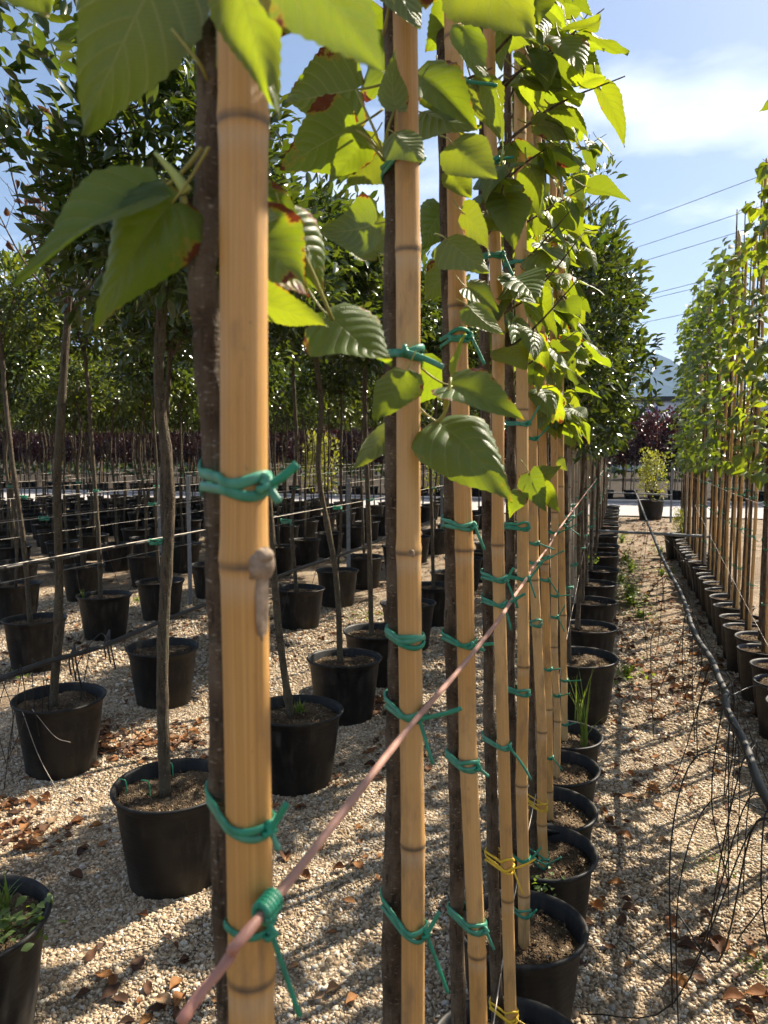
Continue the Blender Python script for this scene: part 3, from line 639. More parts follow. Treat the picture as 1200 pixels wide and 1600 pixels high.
def tie_on(i, py, px=None, col='green', loops=2, tails=(), knot=R(-40), hw=.0042, th=.0026, tilt=0.0, gap=.009, lab='', only=False, n=[0]):
    c = centre[i]; z = ay(CANES[i][1][0], py, c['Y'])[2]
    k = int(np.argmin(abs(c['tp'][:, 2] - z)))
    return tie(lab, 'ties on the central row', z, interp_path(c['cp'], z), c['cr'], interp_path(c['tp'], z), c['tr'] * (1 - .38 * k / len(c['tp'])), M['tie_' + col], loops, tails, knot, th, hw, tilt, i < 5, gap, only)
H = math.pi / 2
C_ = lambda i: ['nearest', 'second', 'third', 'fourth', 'fifth', 'sixth', 'seventh', 'eighth', 'ninth'][i] + ' bamboo cane'
TIES = [  # cane, row, loops, tails, knot angle, colour, word
    (0, 757, 2, ((.45, .022, .3), (-1.2, .014, 0)), R(-22), 'green', 'blurred green tie with short tail at eye level on', dict(gap=.012, hw=.0046, th=.0017, tilt=-.03)),
    (0, 1282, 2, ((1.35, .026, 0), (-1.4, .014, 0)), R(-22), 'green', 'blurred green tie with upright end, below the knot of', dict(gap=.007, hw=.0036, th=.0017, tilt=-.12)),
    (0, 1440, 1, ((-1.5, .055, 0),), R(-22), 'green', 'lowest green tie, holding the red string to', dict(hw=.0036, th=.0018, only=True)),
    (1, 248, 2, ((-.6, .02, 0),), R(-60), 'green', 'shaded green tie among leaves high on', dict(tilt=.1)),
    (1, 553, 2, ((-.28, .052, -.1),), R(-85), 'green', 'green tie with long tail pointing right on', dict(hw=.005)),
    (1, 997, 3, (), R(120), 'green', 'flat green tie of three turns without tail on', dict(gap=.005)),
    (1, 1113, 2, ((.3, .055, .1), (-1.4, .055, 0)), R(-50), 'green', 'green tie with two tails where the red string crosses', dict(gap=.011)),
    (1, 1446, 2, ((1.5, .04, 0), (-1.5, .07, 0)), R(-25), 'green', 'lowest green tie with long upright and hanging ends on', dict(gap=.014, tilt=-.15)),
    (2, 136, 2, ((-.3, .05, 0),), R(-30), 'green', 'highest green tie under the leaves on', {}),
    (2, 528, 3, ((-1.5, .05, 0),), R(-15), 'green', 'green tie with hanging end behind leaves on', dict(gap=.007)),
    (2, 821, 2, ((-1.5, .04, 0),), R(-25), 'green', 'green tie with hanging tail above the string on', {}),
    (2, 1003, 2, ((.25, .035, 0), (-.3, .02, 0)), R(-50), 'green', 'green tie holding the red string to', {}),
    (2, 1190, 3, ((-.8, .02, 0),), R(-30), 'green', 'green tie below the red string on', dict(gap=.006)),
    (2, 1437, 3, ((-1.4, .03, 0),), R(-30), 'green', 'lowest green tie on', dict(gap=.006)),
    (3, 252, 2, ((0, .03, 0),), R(-40), 'green', 'high green tie among leaves on', {}),
    (3, 400, 2, ((-1.5, .05, 0),), R(-30), 'green', 'green tie with hanging end behind leaves on', {}),
    (3, 903, 2, ((1.4, .03, 0), (-1.5, .06, 0)), R(-30), 'green', 'green tie with upright end above the string on', {}),
    (3, 942, 2, ((.7, .05, 0), (-1.5, .05, 0)), R(-50), 'green', 'green tie holding the red string to', {}),
    (3, 1162, 2, ((-.9, .06, -.3),), R(-40), 'green', 'green tie with tail bent down right on', {}),
    (3, 1347, 3, ((.5, .05, .2), (-1.4, .05, 0)), R(-40), 'yellow', 'loose yellow string tie on', dict(gap=.012, hw=.003)),
    (3, 1583, 3, ((-.4, .02, 0),), R(-40), 'yellow', 'lowest yellow string tie at the pot on', dict(gap=.010, hw=.003)),
    (4, 410, 2, ((-1.2, .04, 0),), R(-40), 'green', 'high green tie among leaves on', {}),
    (4, 662, 2, ((1.4, .05, 0),), R(-30), 'green', 'green tie with upright end below leaves on', {}),
    (4, 823, 3, (), R(-40), 'green', 'flat green tie above the string on', dict(gap=.008)),
    (4, 903, 2, ((1.2, .06, 0), (-1.5, .05, 0)), R(-40), 'green', 'green tie holding the red string to', {}),
    (4, 1081, 3, (), R(-40), 'green', 'flat green tie below the red string on', dict(gap=.006)),
    (4, 1340, 2, ((1.3, .06, 0),), R(-40), 'green', 'green tie near the pot rim on', {}),
    (4, 1424, 3, ((1.2, .03, 0),), R(-40), 'green', 'lowest green tie just above the soil on', dict(gap=.008)),
    (5, 685, 2, ((1.0, .05, 0),), R(-40), 'green', 'highest green tie in view on', {}), (5, 848, 2, ((-.4, .05, 0),), R(-40), 'green', 'green tie above the string on', {}),
    (5, 878, 2, ((.6, .05, 0),), R(-40), 'green', 'green tie holding the string to', {}), (5, 973, 3, (), R(-40), 'green', 'flat green tie below the string on', {}),
    (5, 1255, 4, (), R(-40), 'yellow', 'yellow string tie wound several times round', dict(gap=.010, hw=.003)), (5, 1342, 4, ((.8, .06, 0), (2.6, .05, 0)), R(-60), 'green', 'bunched green tie near the soil on', dict(gap=.014)),
    (6, 870, 2, ((.6, .06, 0),), R(-40), 'green', 'green tie near the string on', {}), (6, 905, 2, ((-1.2, .06, 0),), R(-40), 'green', 'green tie just below the string on', {}), (6, 1043, 2, ((.3, .03, 0),), R(-40), 'green', 'green tie at mid-height on', {}), (6, 1180, 2, ((-1, .05, 0),), R(-40), 'green', 'lowest green tie on', {}),
    (7, 832, 2, ((.6, .08, 0),), R(-40), 'green', 'green tie near the string on', {}), (7, 930, 2, ((.2, .05, 0),), R(-40), 'green', 'green tie below the string on', {}), (7, 963, 2, ((1.4, .06, 0), (-1.4, .06, 0)), R(-40), 'green', 'green tie with two upright ends on', {}), (7, 1085, 2, ((.5, .04, 0),), R(-40), 'green', 'lowest green tie on', {}),
    (8, 820, 2, ((.9, .10, 0), (-.7, .08, 0)), R(-40), 'green', 'green tie at the string on', {}), (8, 1062, 2, ((.2, .06, 0),), R(-40), 'green', 'green tie at mid-height on', {}), (8, 1130, 2, ((.5, .04, 0),), R(-40), 'green', 'lowest green tie just above the soil on', {})]
for (i, py, lo, ta, kn, co, w, kw) in TIES:
    tie_on(i, py, None, co, lo, ta, kn, lab=f'{w} the {C_(i)}', **kw)

# strings along the central row
def string(name, P, r, mat, label, group, n=40, seg=8):
    mb = MB(); pth = smooth_path(P, n); rr_ = r * (1 + .10 * np.sin(np.arange(n) * 1.9) + .06 * np.sin(np.arange(n) * .7)); pth[:, 2] += r * .35 * np.sin(np.arange(n) * .45); tube(mb, pth, rr_, seg); o = mb.build(name, mat); tag(o, label, 'string' if name != 'wire' else 'wire', group); return o
_c = [np.array([*interp_path(c['cp'], 1.26), 0]) + np.array([c['cr'] * .72 + .004, -c['cr'] * .75, 0]) for c in centre]
SP = [ay(283, 1597, .42), ay(360, 1492, .475)]
for i, (px, py) in enumerate([(417, 1418), (664, 1108), (756, 1000), (797, 942), (823, 903), (840, 876), (856, 856), (871, 830), (884, 812)]):
    SP.append(ay(px, py, CANES[i][0] - CANES[i][3] * .95))
SP += [ay(906, 783, 5.4), ay(925, 758, 8.6), ay(939, 740, 13.0), ay(948, 729, 18.0)]
string('string', SP, .0036, M['string_red'], 'worn reddish plastic string running along the central row of canes', None, 160, 10)
# tie windings where string and tie meet
_mb = MB()
for k in range(5):
    c = ay(417, 1418, CANES[0][0] - .017) + (np.array(SP[3]) - np.array(SP[1])) * (k - 2.2) * .0085
    ax = (np.array(SP[3]) - np.array(SP[2])); ax /= np.linalg.norm(ax); e1 = np.cross(ax, [0, 0, 1]); e1 /= np.linalg.norm(e1); e2 = np.cross(ax, e1); b = np.linspace(0, 2 * math.pi, 15)
    tube(_mb, c + np.outer(np.cos(b), e1) * .0056 + np.outer(np.sin(b), e2) * .0056 + np.outer(np.sin(b * .5), ax) * .003, .0030, 8)
tag(_mb.build('string_binding', M['tie_green']), 'green tubing wound round the red string at the nearest cane', 'tie', 'ties on the central row')
string('string', [ay(765, 1640, 1.45), ay(800, 1420, 2.0), ay(850, 1180, 2.9), ay(893, 960, 4.8), ay(925, 800, 10), ay(943, 720, 17)], .0012, M['wire'], 'thin pale string slanting down the central row to the front pots', None, 60, 6)

# ------------------------------------------------------------------ leaves of the foreground lindens
def hero(i, bpx, tpx, Y, dY, face, side, wide=1.0, var=0, size=None):
    b, t = ay(*bpx, Y), ay(*tpx, Y + dY); a = t - b; L = np.linalg.norm(a); a = a / L
    c = C0 - (b + t) / 2; n = c - a * (c @ a); n /= np.linalg.norm(n)
    q = Quaternion(Vector(a), R(face)); n = np.array(q @ Vector(n)) * side
    return leaf_obj(centre[i]['root'], b, a, n, size or L, var, wide)
HERO = [
    # nearest tree
    (0, (262, -75), (133, 212), .50, .02, 18, -1, .70, 6), (0, (30, -70), (75, 22), .50, .03, 0, -1, 1.6, 3), (0, (372, -35), (434, 176), .46, .0, 6, -1, .52, 6),
    (0, (420, -110), (624, 118), .43, .02, 12, -1, .66, 0), (0, (470, -60), (450, 52), .58, .03, 20, -1, 1.5, 3),
    (0, (232, 306), (-6, 408), .50, -.05, 62, 1, .72, 5), (0, (268, 318), (112, 490), .50, -.03, 25, 1, .66, 7),
    (0, (392, 352), (474, 474), .60, .02, -22, -1, .95, 3), (0, (455, 350), (528, 448), .66, .04, -35, 1, .9, 1), (0, (395, 470), (516, 503), .62, .02, 35, -1, .75, 2), (0, (405, 300), (466, 372), .64, .02, 35, 1, .9, 4),
    (0, (518, 496), (612, 566), .72, -.03, -42, 1, .88, 6), (0, (388, 345), (350, 300), .57, .04, 20, -1, .8, 2),
    # second tree
    (1, (556, 140), (447, 158), 1.02, .02, -12, -1, 1.05, 6), (1, (550, 200), (440, 258), 1.0, 0, -10, -1, 1.0, 0), (1, (574, 222), (512, 282), .98, 0, -28, -1, .95, 2), (1, (598, 236), (548, 286), 1.06, .02, 0, -1, 1.15, 3),
    (1, (618, 168), (600, 100), .94, .0, 40, -1, .9, 4), (1, (620, 212), (664, 258), .93, -.02, -25, -1, .95, 2), (1, (612, -45), (650, 62), .93, 0, -30, -1, .8, 0), (1, (632, 585), (583, 656), .92, -.03, 30, 1, .95, 6),
    (1, (606, 672), (553, 737), 1.02, -.03, 35, -1, .8, 2), (1, (705, 603), (815, 634), 1.0, -.05, -46, 1, .82, 5), (1, (684, 660), (796, 730), .98, -.06, -36, 1, .86, 7), (1, (585, 350), (522, 372), 1.08, .04, 30, -1, 1.0, 1), (1, (590, 395), (560, 330), 1.12, .04, 30, -1, 1.0, 1),
    (1, (604, 110), (560, 40), 1.05, .03, -20, 1, 1.0, 3), (1, (598, 20), (545, 70), 1.05, .05, -20, -1, .95, 1),
    # third tree
    (2, (655, 118), (748, 178), 1.22, -.03, -48, 1, 1.0, 5), (2, (690, 130), (722, 212), 1.25, .0, -40, 1, .9, 6), (2, (668, 178), (752, 208), 1.25, -.02, -55, -1, .9, 2), (2, (712, 228), (780, 292), 1.2, -.02, -18, -1, .8, 0),
    (2, (724, 48), (740, 142), 1.2, .02, -35, -1, .85, 4), (2, (745, -60), (835, 72), 1.12, .04, -10, -1, .95, 3), (2, (703, 378), (764, 432), 1.22, -.02, -30, -1, .95, 2), (2, (727, 335), (788, 378), 1.24, 0, 45, -1, .95, 4),
    (2, (732, 450), (782, 480), 1.3, 0, -45, 1, 1.1, 5), (2, (735, 482), (783, 530), 1.25, .0, -35, -1, .8, 0), (2, (712, 580), (722, 520), 1.2, 0, 60, -1, .55, 2), (2, (706, 270), (738, 322), 1.28, 0, -10, -1, .85, 4),
    (2, (690, 330), (650, 390), 1.38, .02, 20, 1, 1, 1), (2, (725, 20), (672, 75), 1.34, .04, 0, -1, 1.05, 3), (2, (700, 420), (664, 470), 1.4, .02, 10, -1, .95, 6), (2, (690, 575), (640, 640), 1.42, .02, -20, 1, .9, 6)]
for k, h in enumerate(HERO):
    o = hero(*h); o['scorch'] = {6: .12, 7: .20, 8: .05, 11: .16, 22: .06, 14: .04}.get(k, 0.0)
for (px, py, Y, k, sz) in [(190, 60, .5, .26, .12), (240, 120, .5, .24, .11), (150, 120, .5, .34, .12), (170, 370, .5, .50, .13), (230, 400, .5, .56, .13), (120, 350, .5, .46, .12), (90, 340, .5, .52, .12), (200, 20, .5, .2, .11), (215, 360, .5, .46, .13), (200, 430, .5, .60, .13), (255, 340, .5, .44, .12), (160, 440, .5, .62, .13)]:  # leaves out of view, added sunward to shade the nearest leaves
    p = ay(px, py, Y) + np.array(sun_dir) * k; d = np.array([rng.normal(), rng.normal(), -.6]); leaf_obj(centre[0]['root'], p - d / np.linalg.norm(d) * sz * .45, d, np.array(sun_dir) + rng.normal(0, .15, 3), sz, None, 1.05)
def branch(root, P, r0, r1, mat='bark_linden', seg=7, name='branch', n=12):
    mb = MB(); tube(mb, smooth_path(P, n) - np.array(root.location), np.linspace(r0, r1, n), seg); return link(name, mb.mesh(name, M[mat]), root)
rt = centre[0]['root']
branch(rt, [ay(312, 388, .55), ay(292, 352, .52), ay(286, 306, .51)], .0030, .0026, 'petiole'); branch(rt, [ay(312, 372, .55), ay(285, 352, .52), ay(255, 335, .50)], .0022, .0018, 'petiole'); branch(rt, [ay(296, 352, .52), ay(262, 330, .51), ay(212, 312, .50)], .0016, .0013, 'petiole')
branch(rt, [ay(292, 300, .51), ay(272, 272, .505), ay(242, 238, .50)], .0046, .0012, 'bud', 10, 'leaf_bud')
branch(rt, [ay(345, 150, .54), ay(345, 60, .51), ay(340, -60, .50)], .0036, .0024, 'petiole'); branch(rt, [ay(330, 138, .53), ay(312, 100, .51), ay(268, 45, .50)], .0014, .0012, 'petiole')
branch(rt, [ay(420, 330, .60), ay(470, 390, .66), ay(520, 500, .71)], .0026, .0016, 'petiole')
rt = centre[1]['root']
for a, b, c in [((600, 250), (590, 215), (556, 140)), ((598, 245), (575, 215), (550, 200)), ((599, 250), (590, 238), (574, 222)), ((600, 230), (608, 195), (618, 168)), ((604, 245), (612, 222), (622, 210)), ((598, 55), (606, 20), (614, -40))]:
    branch(rt, [ay(*a, .985), ay(*b, .965), ay(*c, .97)], .0022, .0014, 'petiole')
branch(rt, [ay(664, 675, .99), ay(695, 645, .98), ay(704, 590, .99)], .0030, .0018, 'petiole'); branch(rt, [ay(664, 676, .99), ay(672, 670, .985), ay(686, 661, .98)], .0018, .0014, 'petiole'); branch(rt, [ay(694, 640, .98), ay(698, 615, .985), ay(706, 603, .995)], .0020, .0014, 'petiole')
def foliage(c, zlo, zhi, nshoot, lo, hi, size, rnd, azc=R(-20), azs=R(95), per=(3, 6), clear=None):
    root = c['root']
    for s in range(nshoot):
        z = zlo + (zhi - zlo) * (s + rnd.random()) / nshoot; az = azc + rnd.uniform(-1, 1) * azs
        o = np.array([*interp_path(c['tp'], z), z]); d = np.array([math.cos(az), math.sin(az), 0]); ln = rnd.uniform(lo, hi)
        P = [o, o + d * ln * .45 + np.array([0, 0, ln * .28]), o + d * ln * .9 + np.array([0, 0, ln * rnd.uniform(.3, .75)])]
        pts = smooth_path(P, 12)
        if ln > .07: branch(root, P, .0034, .0012)
        for k in range(rnd.randint(*per)):
            t = min(1, .25 + .75 * (k + rnd.random() * .6) / per[1]); p = pts[int(t * 11)]
            a2 = az + rnd.uniform(-1.3, 1.3); out = np.array([math.cos(a2), math.sin(a2), 0]); L = size * rnd.uniform(.6, 1.2)
            dr = out * rnd.uniform(.5, 1) + np.array([0, 0, -rnd.uniform(.05, 1.0)]); dr /= np.linalg.norm(dr)
            base = p + (out * .8 + np.array([0, 0, .2])) * L * .42
            n = np.array([0, 0, 1.0]) + out * rnd.uniform(0, .7) + np.array([rnd.gauss(0, .3), rnd.gauss(0, .3), 0])
            if clear is not None and not clear(base + dr * L * .5): continue
            leaf_obj(root, base, dr, n, L, None, rnd.uniform(.85, 1.1))
def project(P):
    v = np.asarray(P) - C0; t = v @ FWD; return CXP + FPX * (v @ RGT) / t, CYP - FPX * (v @ UPV) / t, t
def clear_mid(P):
    x, y, t = project(P); return x > 668 and not (y > 640 and x < 800) and t > .8 and x < 1000 - max(0, y - 60) * .12
rn = random.Random(21)
foliage(centre[2], 2.15, 3.2, 7, .04, .12, .095, rn, R(-10), R(110), (2, 4), clear_mid)
for i in range(3, 9):
    foliage(centre[i], 1.62 if i > 4 else 1.75, 3.45, 22, .06, .30 if i < 6 else .26, .098, rn, R(-5), R(105), (3, 7), clear_mid)
for i in range(2): foliage(centre[i], 2.5, 3.05, 8, .05, .2, .11, rn, R(0), R(180), (3, 5), lambda P: project(P)[1] < -60)  # unseen upper crowns, put in for the shade they cast on the ground
for (i, bp, tp, side) in [(4, (828, 742), (850, 800), 1), (4, (850, 762), (872, 800), 1), (5, (840, 742), (872, 738), 1), (6, (872, 722), (890, 735), -1), (4, (815, 770), (790, 800), 1)]:
    hero(i, bp, tp, CANES[i][0] - .08, -.03, 35, side, 1.0, rn.randrange(8))

# ------------------------------------------------------------------ evergreen and other crowns
LT_V = np.array([(0, 0, 0), (-.5, .33, .10), (0, .33, 0), (.5, .33, .10), (-.40, .68, .07), (0, .68, -.02), (.40, .68, .07), (0, 1, -.10)])
LT_F = [(0, 1, 2), (0, 2, 3), (1, 4, 5, 2), (2, 5, 6, 3), (4, 7, 5), (5, 7, 6)]
LT_UV = np.array([(0, 0), (-1, .33), (0, .33), (1, .33), (-.9, .68), (0, .68), (.9, .68), (0, 1)])
def put_leaves(mb, pos, direc, nrm, L, W, val, mi=0, bend=1.0):
    n = len(pos); d = direc / np.linalg.norm(direc, axis=1)[:, None]
    nn = nrm - d * (nrm * d).sum(1)[:, None]; nn /= np.linalg.norm(nn, axis=1)[:, None] + 1e-9; x = np.cross(d, nn)
    T = LT_V * np.array([1, 1, bend])
    V = pos[:, None, :] + L[:, None, None] * (T[None, :, 0:1] * W * x[:, None, :] + T[None, :, 1:2] * d[:, None, :] + T[None, :, 2:3] * nn[:, None, :])
    V = V.reshape(-1, 3); F = [tuple(i * 8 + k for k in f) for i in range(n) for f in LT_F]
    mb.add(V, F, mi, np.tile(LT_UV, (n, 1)), np.repeat(val, 8))
def crown(seed, rx, rz, nclump, per, L, W, mat, cz=None, limbs=9, hollow=.45, spread=.11, tw=.006, twig_only=False, bottom=-.75):
    """two meshes (branches, leaves), origin at the foot of the crown"""
    q = np.random.default_rng(seed); cz = rz * .80 if cz is None else cz
    B = MB(); cl = []
    while len(cl) < nclump:
        p = q.normal(0, 1, 3); p /= np.linalg.norm(p); r = hollow + (1 - hollow) * q.random() ** .7
        r *= 1 + .16 * math.sin(p[0] * 4 + seed) * math.cos(p[1] * 3 + p[2] * 4)
        if p[2] * r < bottom: continue
        cl.append(p * r * np.array([rx, rx, rz]) + np.array([0, 0, cz]))
    cl = np.array(cl); main = []
    for k in range(limbs):
        a = k * 2.4 + q.uniform(-.3, .3); e = np.array([math.cos(a) * rx * q.uniform(.35, .75), math.sin(a) * rx * q.uniform(.35, .75), cz + rz * q.uniform(-.25, .7)])
        P = smooth_path([np.zeros(3) - (0, 0, .02), e * np.array([.35, .35, .5]) + q.normal(0, .02, 3), e], 10); main.append(P); tube(B, P, np.linspace(tw * 1.5, tw * .55, 10), 6)
    allp = np.concatenate([m[3:] for m in main])
    for c in cl:
        j = np.argmin(np.linalg.norm(allp - c, axis=1)); s = allp[j]
        tube(B, smooth_path([s, (s + c) / 2 + q.normal(0, .02, 3), c], 5), np.linspace(tw * .45, tw * .18, 5), 4, 0, None, False)
    Lm = MB(); k = nclump * per
    ci = np.repeat(np.arange(nclump), per); off = q.normal(0, 1, (k, 3)); off /= np.linalg.norm(off, axis=1)[:, None]
    pos = cl[ci] + off * (q.random(k) ** .5)[:, None] * spread
    out = pos - np.array([0, 0, cz]); out /= np.linalg.norm(out, axis=1)[:, None] + 1e-9
    d = off * .8 + out * .55 + q.normal(0, .35, (k, 3)) + np.array([0, 0, .25])
    nr = np.array([0, 0, 1.0]) + out * .5 + q.normal(0, .55, (k, 3))
    val = np.clip(np.repeat(q.random(nclump), per) * .5 + q.random(k) * .5, 0, 1)
    put_leaves(Lm, pos, d, nr, L * q.uniform(.65, 1.25, k), W, val)
    return B.mesh('branches', M['bark_twig']), Lm.mesh('crown', M[mat])
CR_DARK = [crown(100 + k, .46, .48, 185, 26, .066, .40, 'leaf_evergreen', spread=.10) for k in range(4)]
CR_BRIGHT = [crown(140 + k, .44, .38, 110, 26, .060, .42, 'leaf_bright', spread=.10) for k in range(2)]
CR_LOOSE = [crown(160 + k, .46, .42, 80, 24, .072, .42, 'leaf_evergreen', spread=.12, hollow=.3) for k in range(2)]
CR_TALL = [crown(180 + k, .42, .80, 150, 28, .068, .42, 'leaf_evergreen', spread=.11, cz=.66, bottom=-.85) for k in range(3)]
CR_BIG = [crown(195, .58, .60, 70, 20, .074, .42, 'leaf_evergreen', spread=.12, hollow=.3, cz=.5)]
CR_DARK_FAR = [crown(120 + k, .46, .44, 120, 16, .085, .45, 'leaf_evergreen' if k < 2 else 'leaf_bright', spread=.11, limbs=6) for k in range(3)]
CR_PLUM = [crown(200 + k, .34, .80, 70, 16, .095, .55, 'leaf_plum', spread=.12, cz=.7, limbs=6) for k in range(3)]
CR_YEL = [crown(220, .38, .62, 70, 18, .060, .5, 'leaf_yellow', spread=.12, cz=.6, limbs=10, hollow=.2)]
def twiggy(seed, n=26):
    """bare upright twigs with a few curled brown leaves"""
    q = np.random.default_rng(seed); B = MB(); pos = []; dd = []
    for k in range(n):
        a = q.uniform(0, 6.28); rr = q.uniform(.05, .42); e = np.array([math.cos(a) * rr, math.sin(a) * rr, q.uniform(.35, .78)]); m = e * np.array([.6, .6, .45]) + q.normal(0, .02, 3)
        P = smooth_path([np.zeros(3), m, e], 9); tube(B, P, np.linspace(.007, .0022, 9), 5)
        for j in range(6):
            s = P[q.integers(4, 9)]; e2 = s + np.array([q.normal(0, .07), q.normal(0, .07), q.uniform(.06, .2)]); tube(B, smooth_path([s, (s + e2) / 2 + q.normal(0, .008, 3), e2], 4), [.0022, .0018, .0014, .0010], 4)
            if q.random() < .55: pos.append(e2 if q.random() < .3 else (s + e2) / 2); dd.append(q.normal(0, 1, 3) + np.array([0, 0, -.8]))
    Lm = MB(); pos = np.array(pos); dd = np.array(dd)
    put_leaves(Lm, pos, dd, q.normal(0, 1, pos.shape), q.uniform(.04, .065, len(pos)), .5, q.random(len(pos)) * .6, bend=3.0)
    return B.mesh('branches', M['bark_twig']), Lm.mesh('crown', M['leaf_dry'])
CR_TWIG = [twiggy(5), twiggy(9, 20)]

def tree(name, x, y, ztop, top_off, cr, label, group, r0=.017, r1=.012, cs=1.0, wob=.02, seed=0, mid=None, seg=10, n=34, tmesh=None, mat='bark_evergreen', cat='tree', zb=.30):
    root = empty(name, (x, y, 0)); tag(root, label, cat, group)
    if tmesh is None:
        q = np.random.default_rng(seed); top = np.array([top_off[0], top_off[1], ztop])
        P = [np.array([0, 0, zb])]
        for f in (.3, .6, .82): P.append(np.array([0, 0, zb]) * (1 - f) + top * f + np.r_[q.normal(0, wob, 2), 0] + (np.r_[mid, 0] * math.sin(math.pi * f) if mid is not None else 0))
        P.append(top); tmesh, _, _ = trunk_mesh(P, r0, r1, seed, seg, n, mat, .16)
        link('trunk', tmesh, root)
    else:
        o = link('trunk', tmesh, root); o.rotation_euler = (0, 0, seed * 1.7)
    rz = (seed * 2.39) % 6.28
    for c in cr:
        for me, nm in zip(c, ('branches', 'crown')):
            o = link(nm, me, root, (top_off[0], top_off[1], ztop - .03)); o.rotation_euler = (0, 0, rz); o.scale = (cs, cs, cs)
            o['kind'] = 'stuff'
    return root

# ------------------------------------------------------------------ left field of round-headed standards, rows along +Y
G_T, G_P = 'round-headed standard trees of the left field', 'pots of the left field'
ROWS = [-1.64, -2.80, -4.24, -5.42, -6.55, -7.45, -8.35, -9.25, -10.15, -11.05, -12.0, -12.9, -13.8, -14.8, -15.8]
FIXED = {  # (row, k): pot x, y, trunk px at the crown foot, crown kind, label words for tree, for pot
    (0, 0): (-1.66, 1.50, None, 'big', 'loose evergreen whose branches fill the upper left corner', 'black pot of weeds cut off by the lower left corner'),
    (0, 1): (-1.60, 2.42, (253, 452), 'dark', 'dense dark round-headed tree on the thick trunk left of the nearest cane', 'large black pot left of the nearest cane, two green clips in its soil'),
    (0, 2): (-1.50, 3.34, (398, 500), 'loose', 'tree hidden behind the nearest cane, in the pot with a grass tuft', 'black pot just right of the nearest cane, grass tuft on its edge'),
    (0, 3): (-1.57, 4.22, (489, 535), 'dark', 'round-headed tree leaning left between the first two canes', 'black pot in full view between the first two canes'),
    (0, 4): (-1.62, 4.98, (573, 560), 'dark', 'straight round-headed tree just left of the second cane', 'black pot partly hidden by the second cane'),
    (1, 0): (-2.70, 3.12, (107, 488), 'twig', 'half-bare tree with dried brown leaves, leaning trunk at left edge', 'large black pot at the left edge with pale threads over its side'),
    (1, 1): (-2.78, 4.16, (268, 545), 'dark', 'round-headed tree whose slim trunk crosses behind the thick trunk', 'black pot behind the thick trunk left of the nearest cane'),
    (1, 2): (-2.80, 5.25, (352, 560), 'dark', 'round-headed tree seen left of the nearest cane in the second left row', 'black pot behind the nearest cane in the second left row'),
    (1, 3): (-2.80, 6.40, (456, 560), 'twig', 'half-bare twiggy tree with dried leaves right of the nearest cane', 'black pot right of the nearest cane in the second left row'),
    (2, 0): (-4.12, 4.56, (3, 520), 'bright', 'pale green round-headed tree cut by the left edge', 'black pot cut by the left edge, third row'),
    (2, 1): (-4.18, 5.44, (131, 545), 'bright', 'pale green round-headed tree right of the half-bare leaning one', 'black pot behind the leaning trunk, with a weed at its rim')}
KIND = {'big': CR_BIG, 'dark': CR_DARK, 'loose': CR_LOOSE, 'bright': CR_BRIGHT, 'twig': CR_TWIG}
far_trunks = []
for k in range(5):
    q = np.random.default_rng(60 + k); P = [np.array([0, 0, .30]), np.array([*q.normal(0, .025, 2), 1.0]), np.array([*q.normal(0, .03, 2), 1.6]), np.array([*q.normal(0, .02, 2), 2.2])]
    far_trunks.append((trunk_mesh(P, .016, .011, 60 + k, 7, 14, 'bark_evergreen', .12)[0], P[-1][:2]))
rn = random.Random(5); tree_at = []
for ri, X in enumerate(ROWS):
    y0 = [1.5, 3.12, 4.56, 5.9, 7.0, 7.9, 8.9, 9.8, 10.7, 11.6, 12.6, 13.6, 14.5, 15.5, 16.5][ri]; step = [.90, 1.06, .93, .98][ri % 4] if ri < 5 else .86
    k = 0; y = y0
    while y < 18.8:
        fx = FIXED.get((ri, k))
        if fx:
            px, py, tpx, kd, tl, pl = fx; off = (0, 0)
            zt = 2.22
            if tpx: tp = at_y(*tpx, py); off = (tp[0] - px, 0); zt = tp[2]
            if (ri, k) == (0, 0): off = (-.08, .05); zt = 2.5
            cs = 1.0 if kd != 'twig' else 1.0
            crs = [rn.choice(KIND[kd])] if kd != 'twig' else ([CR_TWIG[0]] if k == 0 else [CR_TWIG[1], rn.choice(CR_LOOSE)])
            thick = .022 if (ri, k) == (0, 1) else (.021 if (ri, k) in ((1, 0), (0, 0)) else .018)
            root = tree('round_headed_tree', px, py, zt, off, crs, tl, G_T, thick, thick * .8, cs, .012, ri * 20 + k + 3, None, 14, 60)
            pot('big', px + .02, py + .02, pl, G_P); y = py + step
        else:
            px, py = X + rn.uniform(-.07, .07), y + rn.uniform(-.06, .06)
            near = py - .3 * px < 9
            row_w = f'{ORD[ri]} row left of the canes' if ri else 'first row left of the canes'
            if k < 28: tl, pl = f'round-headed evergreen, {ORD[k]} from the front in the {row_w}', f'black pot, {ORD[k]} from the front in the {row_w}'
            else: tl, pl = 'slim round-headed tree deep among the trunks of the left field', 'black pot deep among the trunks of the left field'
            if ri < 5 and near:
                cr = rn.choice(CR_DARK + CR_BRIGHT + CR_LOOSE)
                tree('round_headed_tree', px, py, rn.uniform(2.12, 2.4), (rn.gauss(0, .05), rn.gauss(0, .04)), [cr], tl, G_T, rn.uniform(.014, .018), .011, rn.uniform(.88, 1.08), .018, ri * 20 + k + 3, None, 10, 34)
            else:
                tm, to = rn.choice(far_trunks); s = ri * 20 + k
                a = s * 1.7; off = (to[0] * math.cos(a) - to[1] * math.sin(a), to[0] * math.sin(a) + to[1] * math.cos(a))
                tree('round_headed_tree', px, py, 2.2, off, [rn.choice(CR_DARK_FAR)], tl, G_T, cs=rn.uniform(.72, 1.08), seed=s, tmesh=tm)
            pot('big', px, py, pl, G_P); y += step
        tree_at.append((px, py, ri)); k += 1

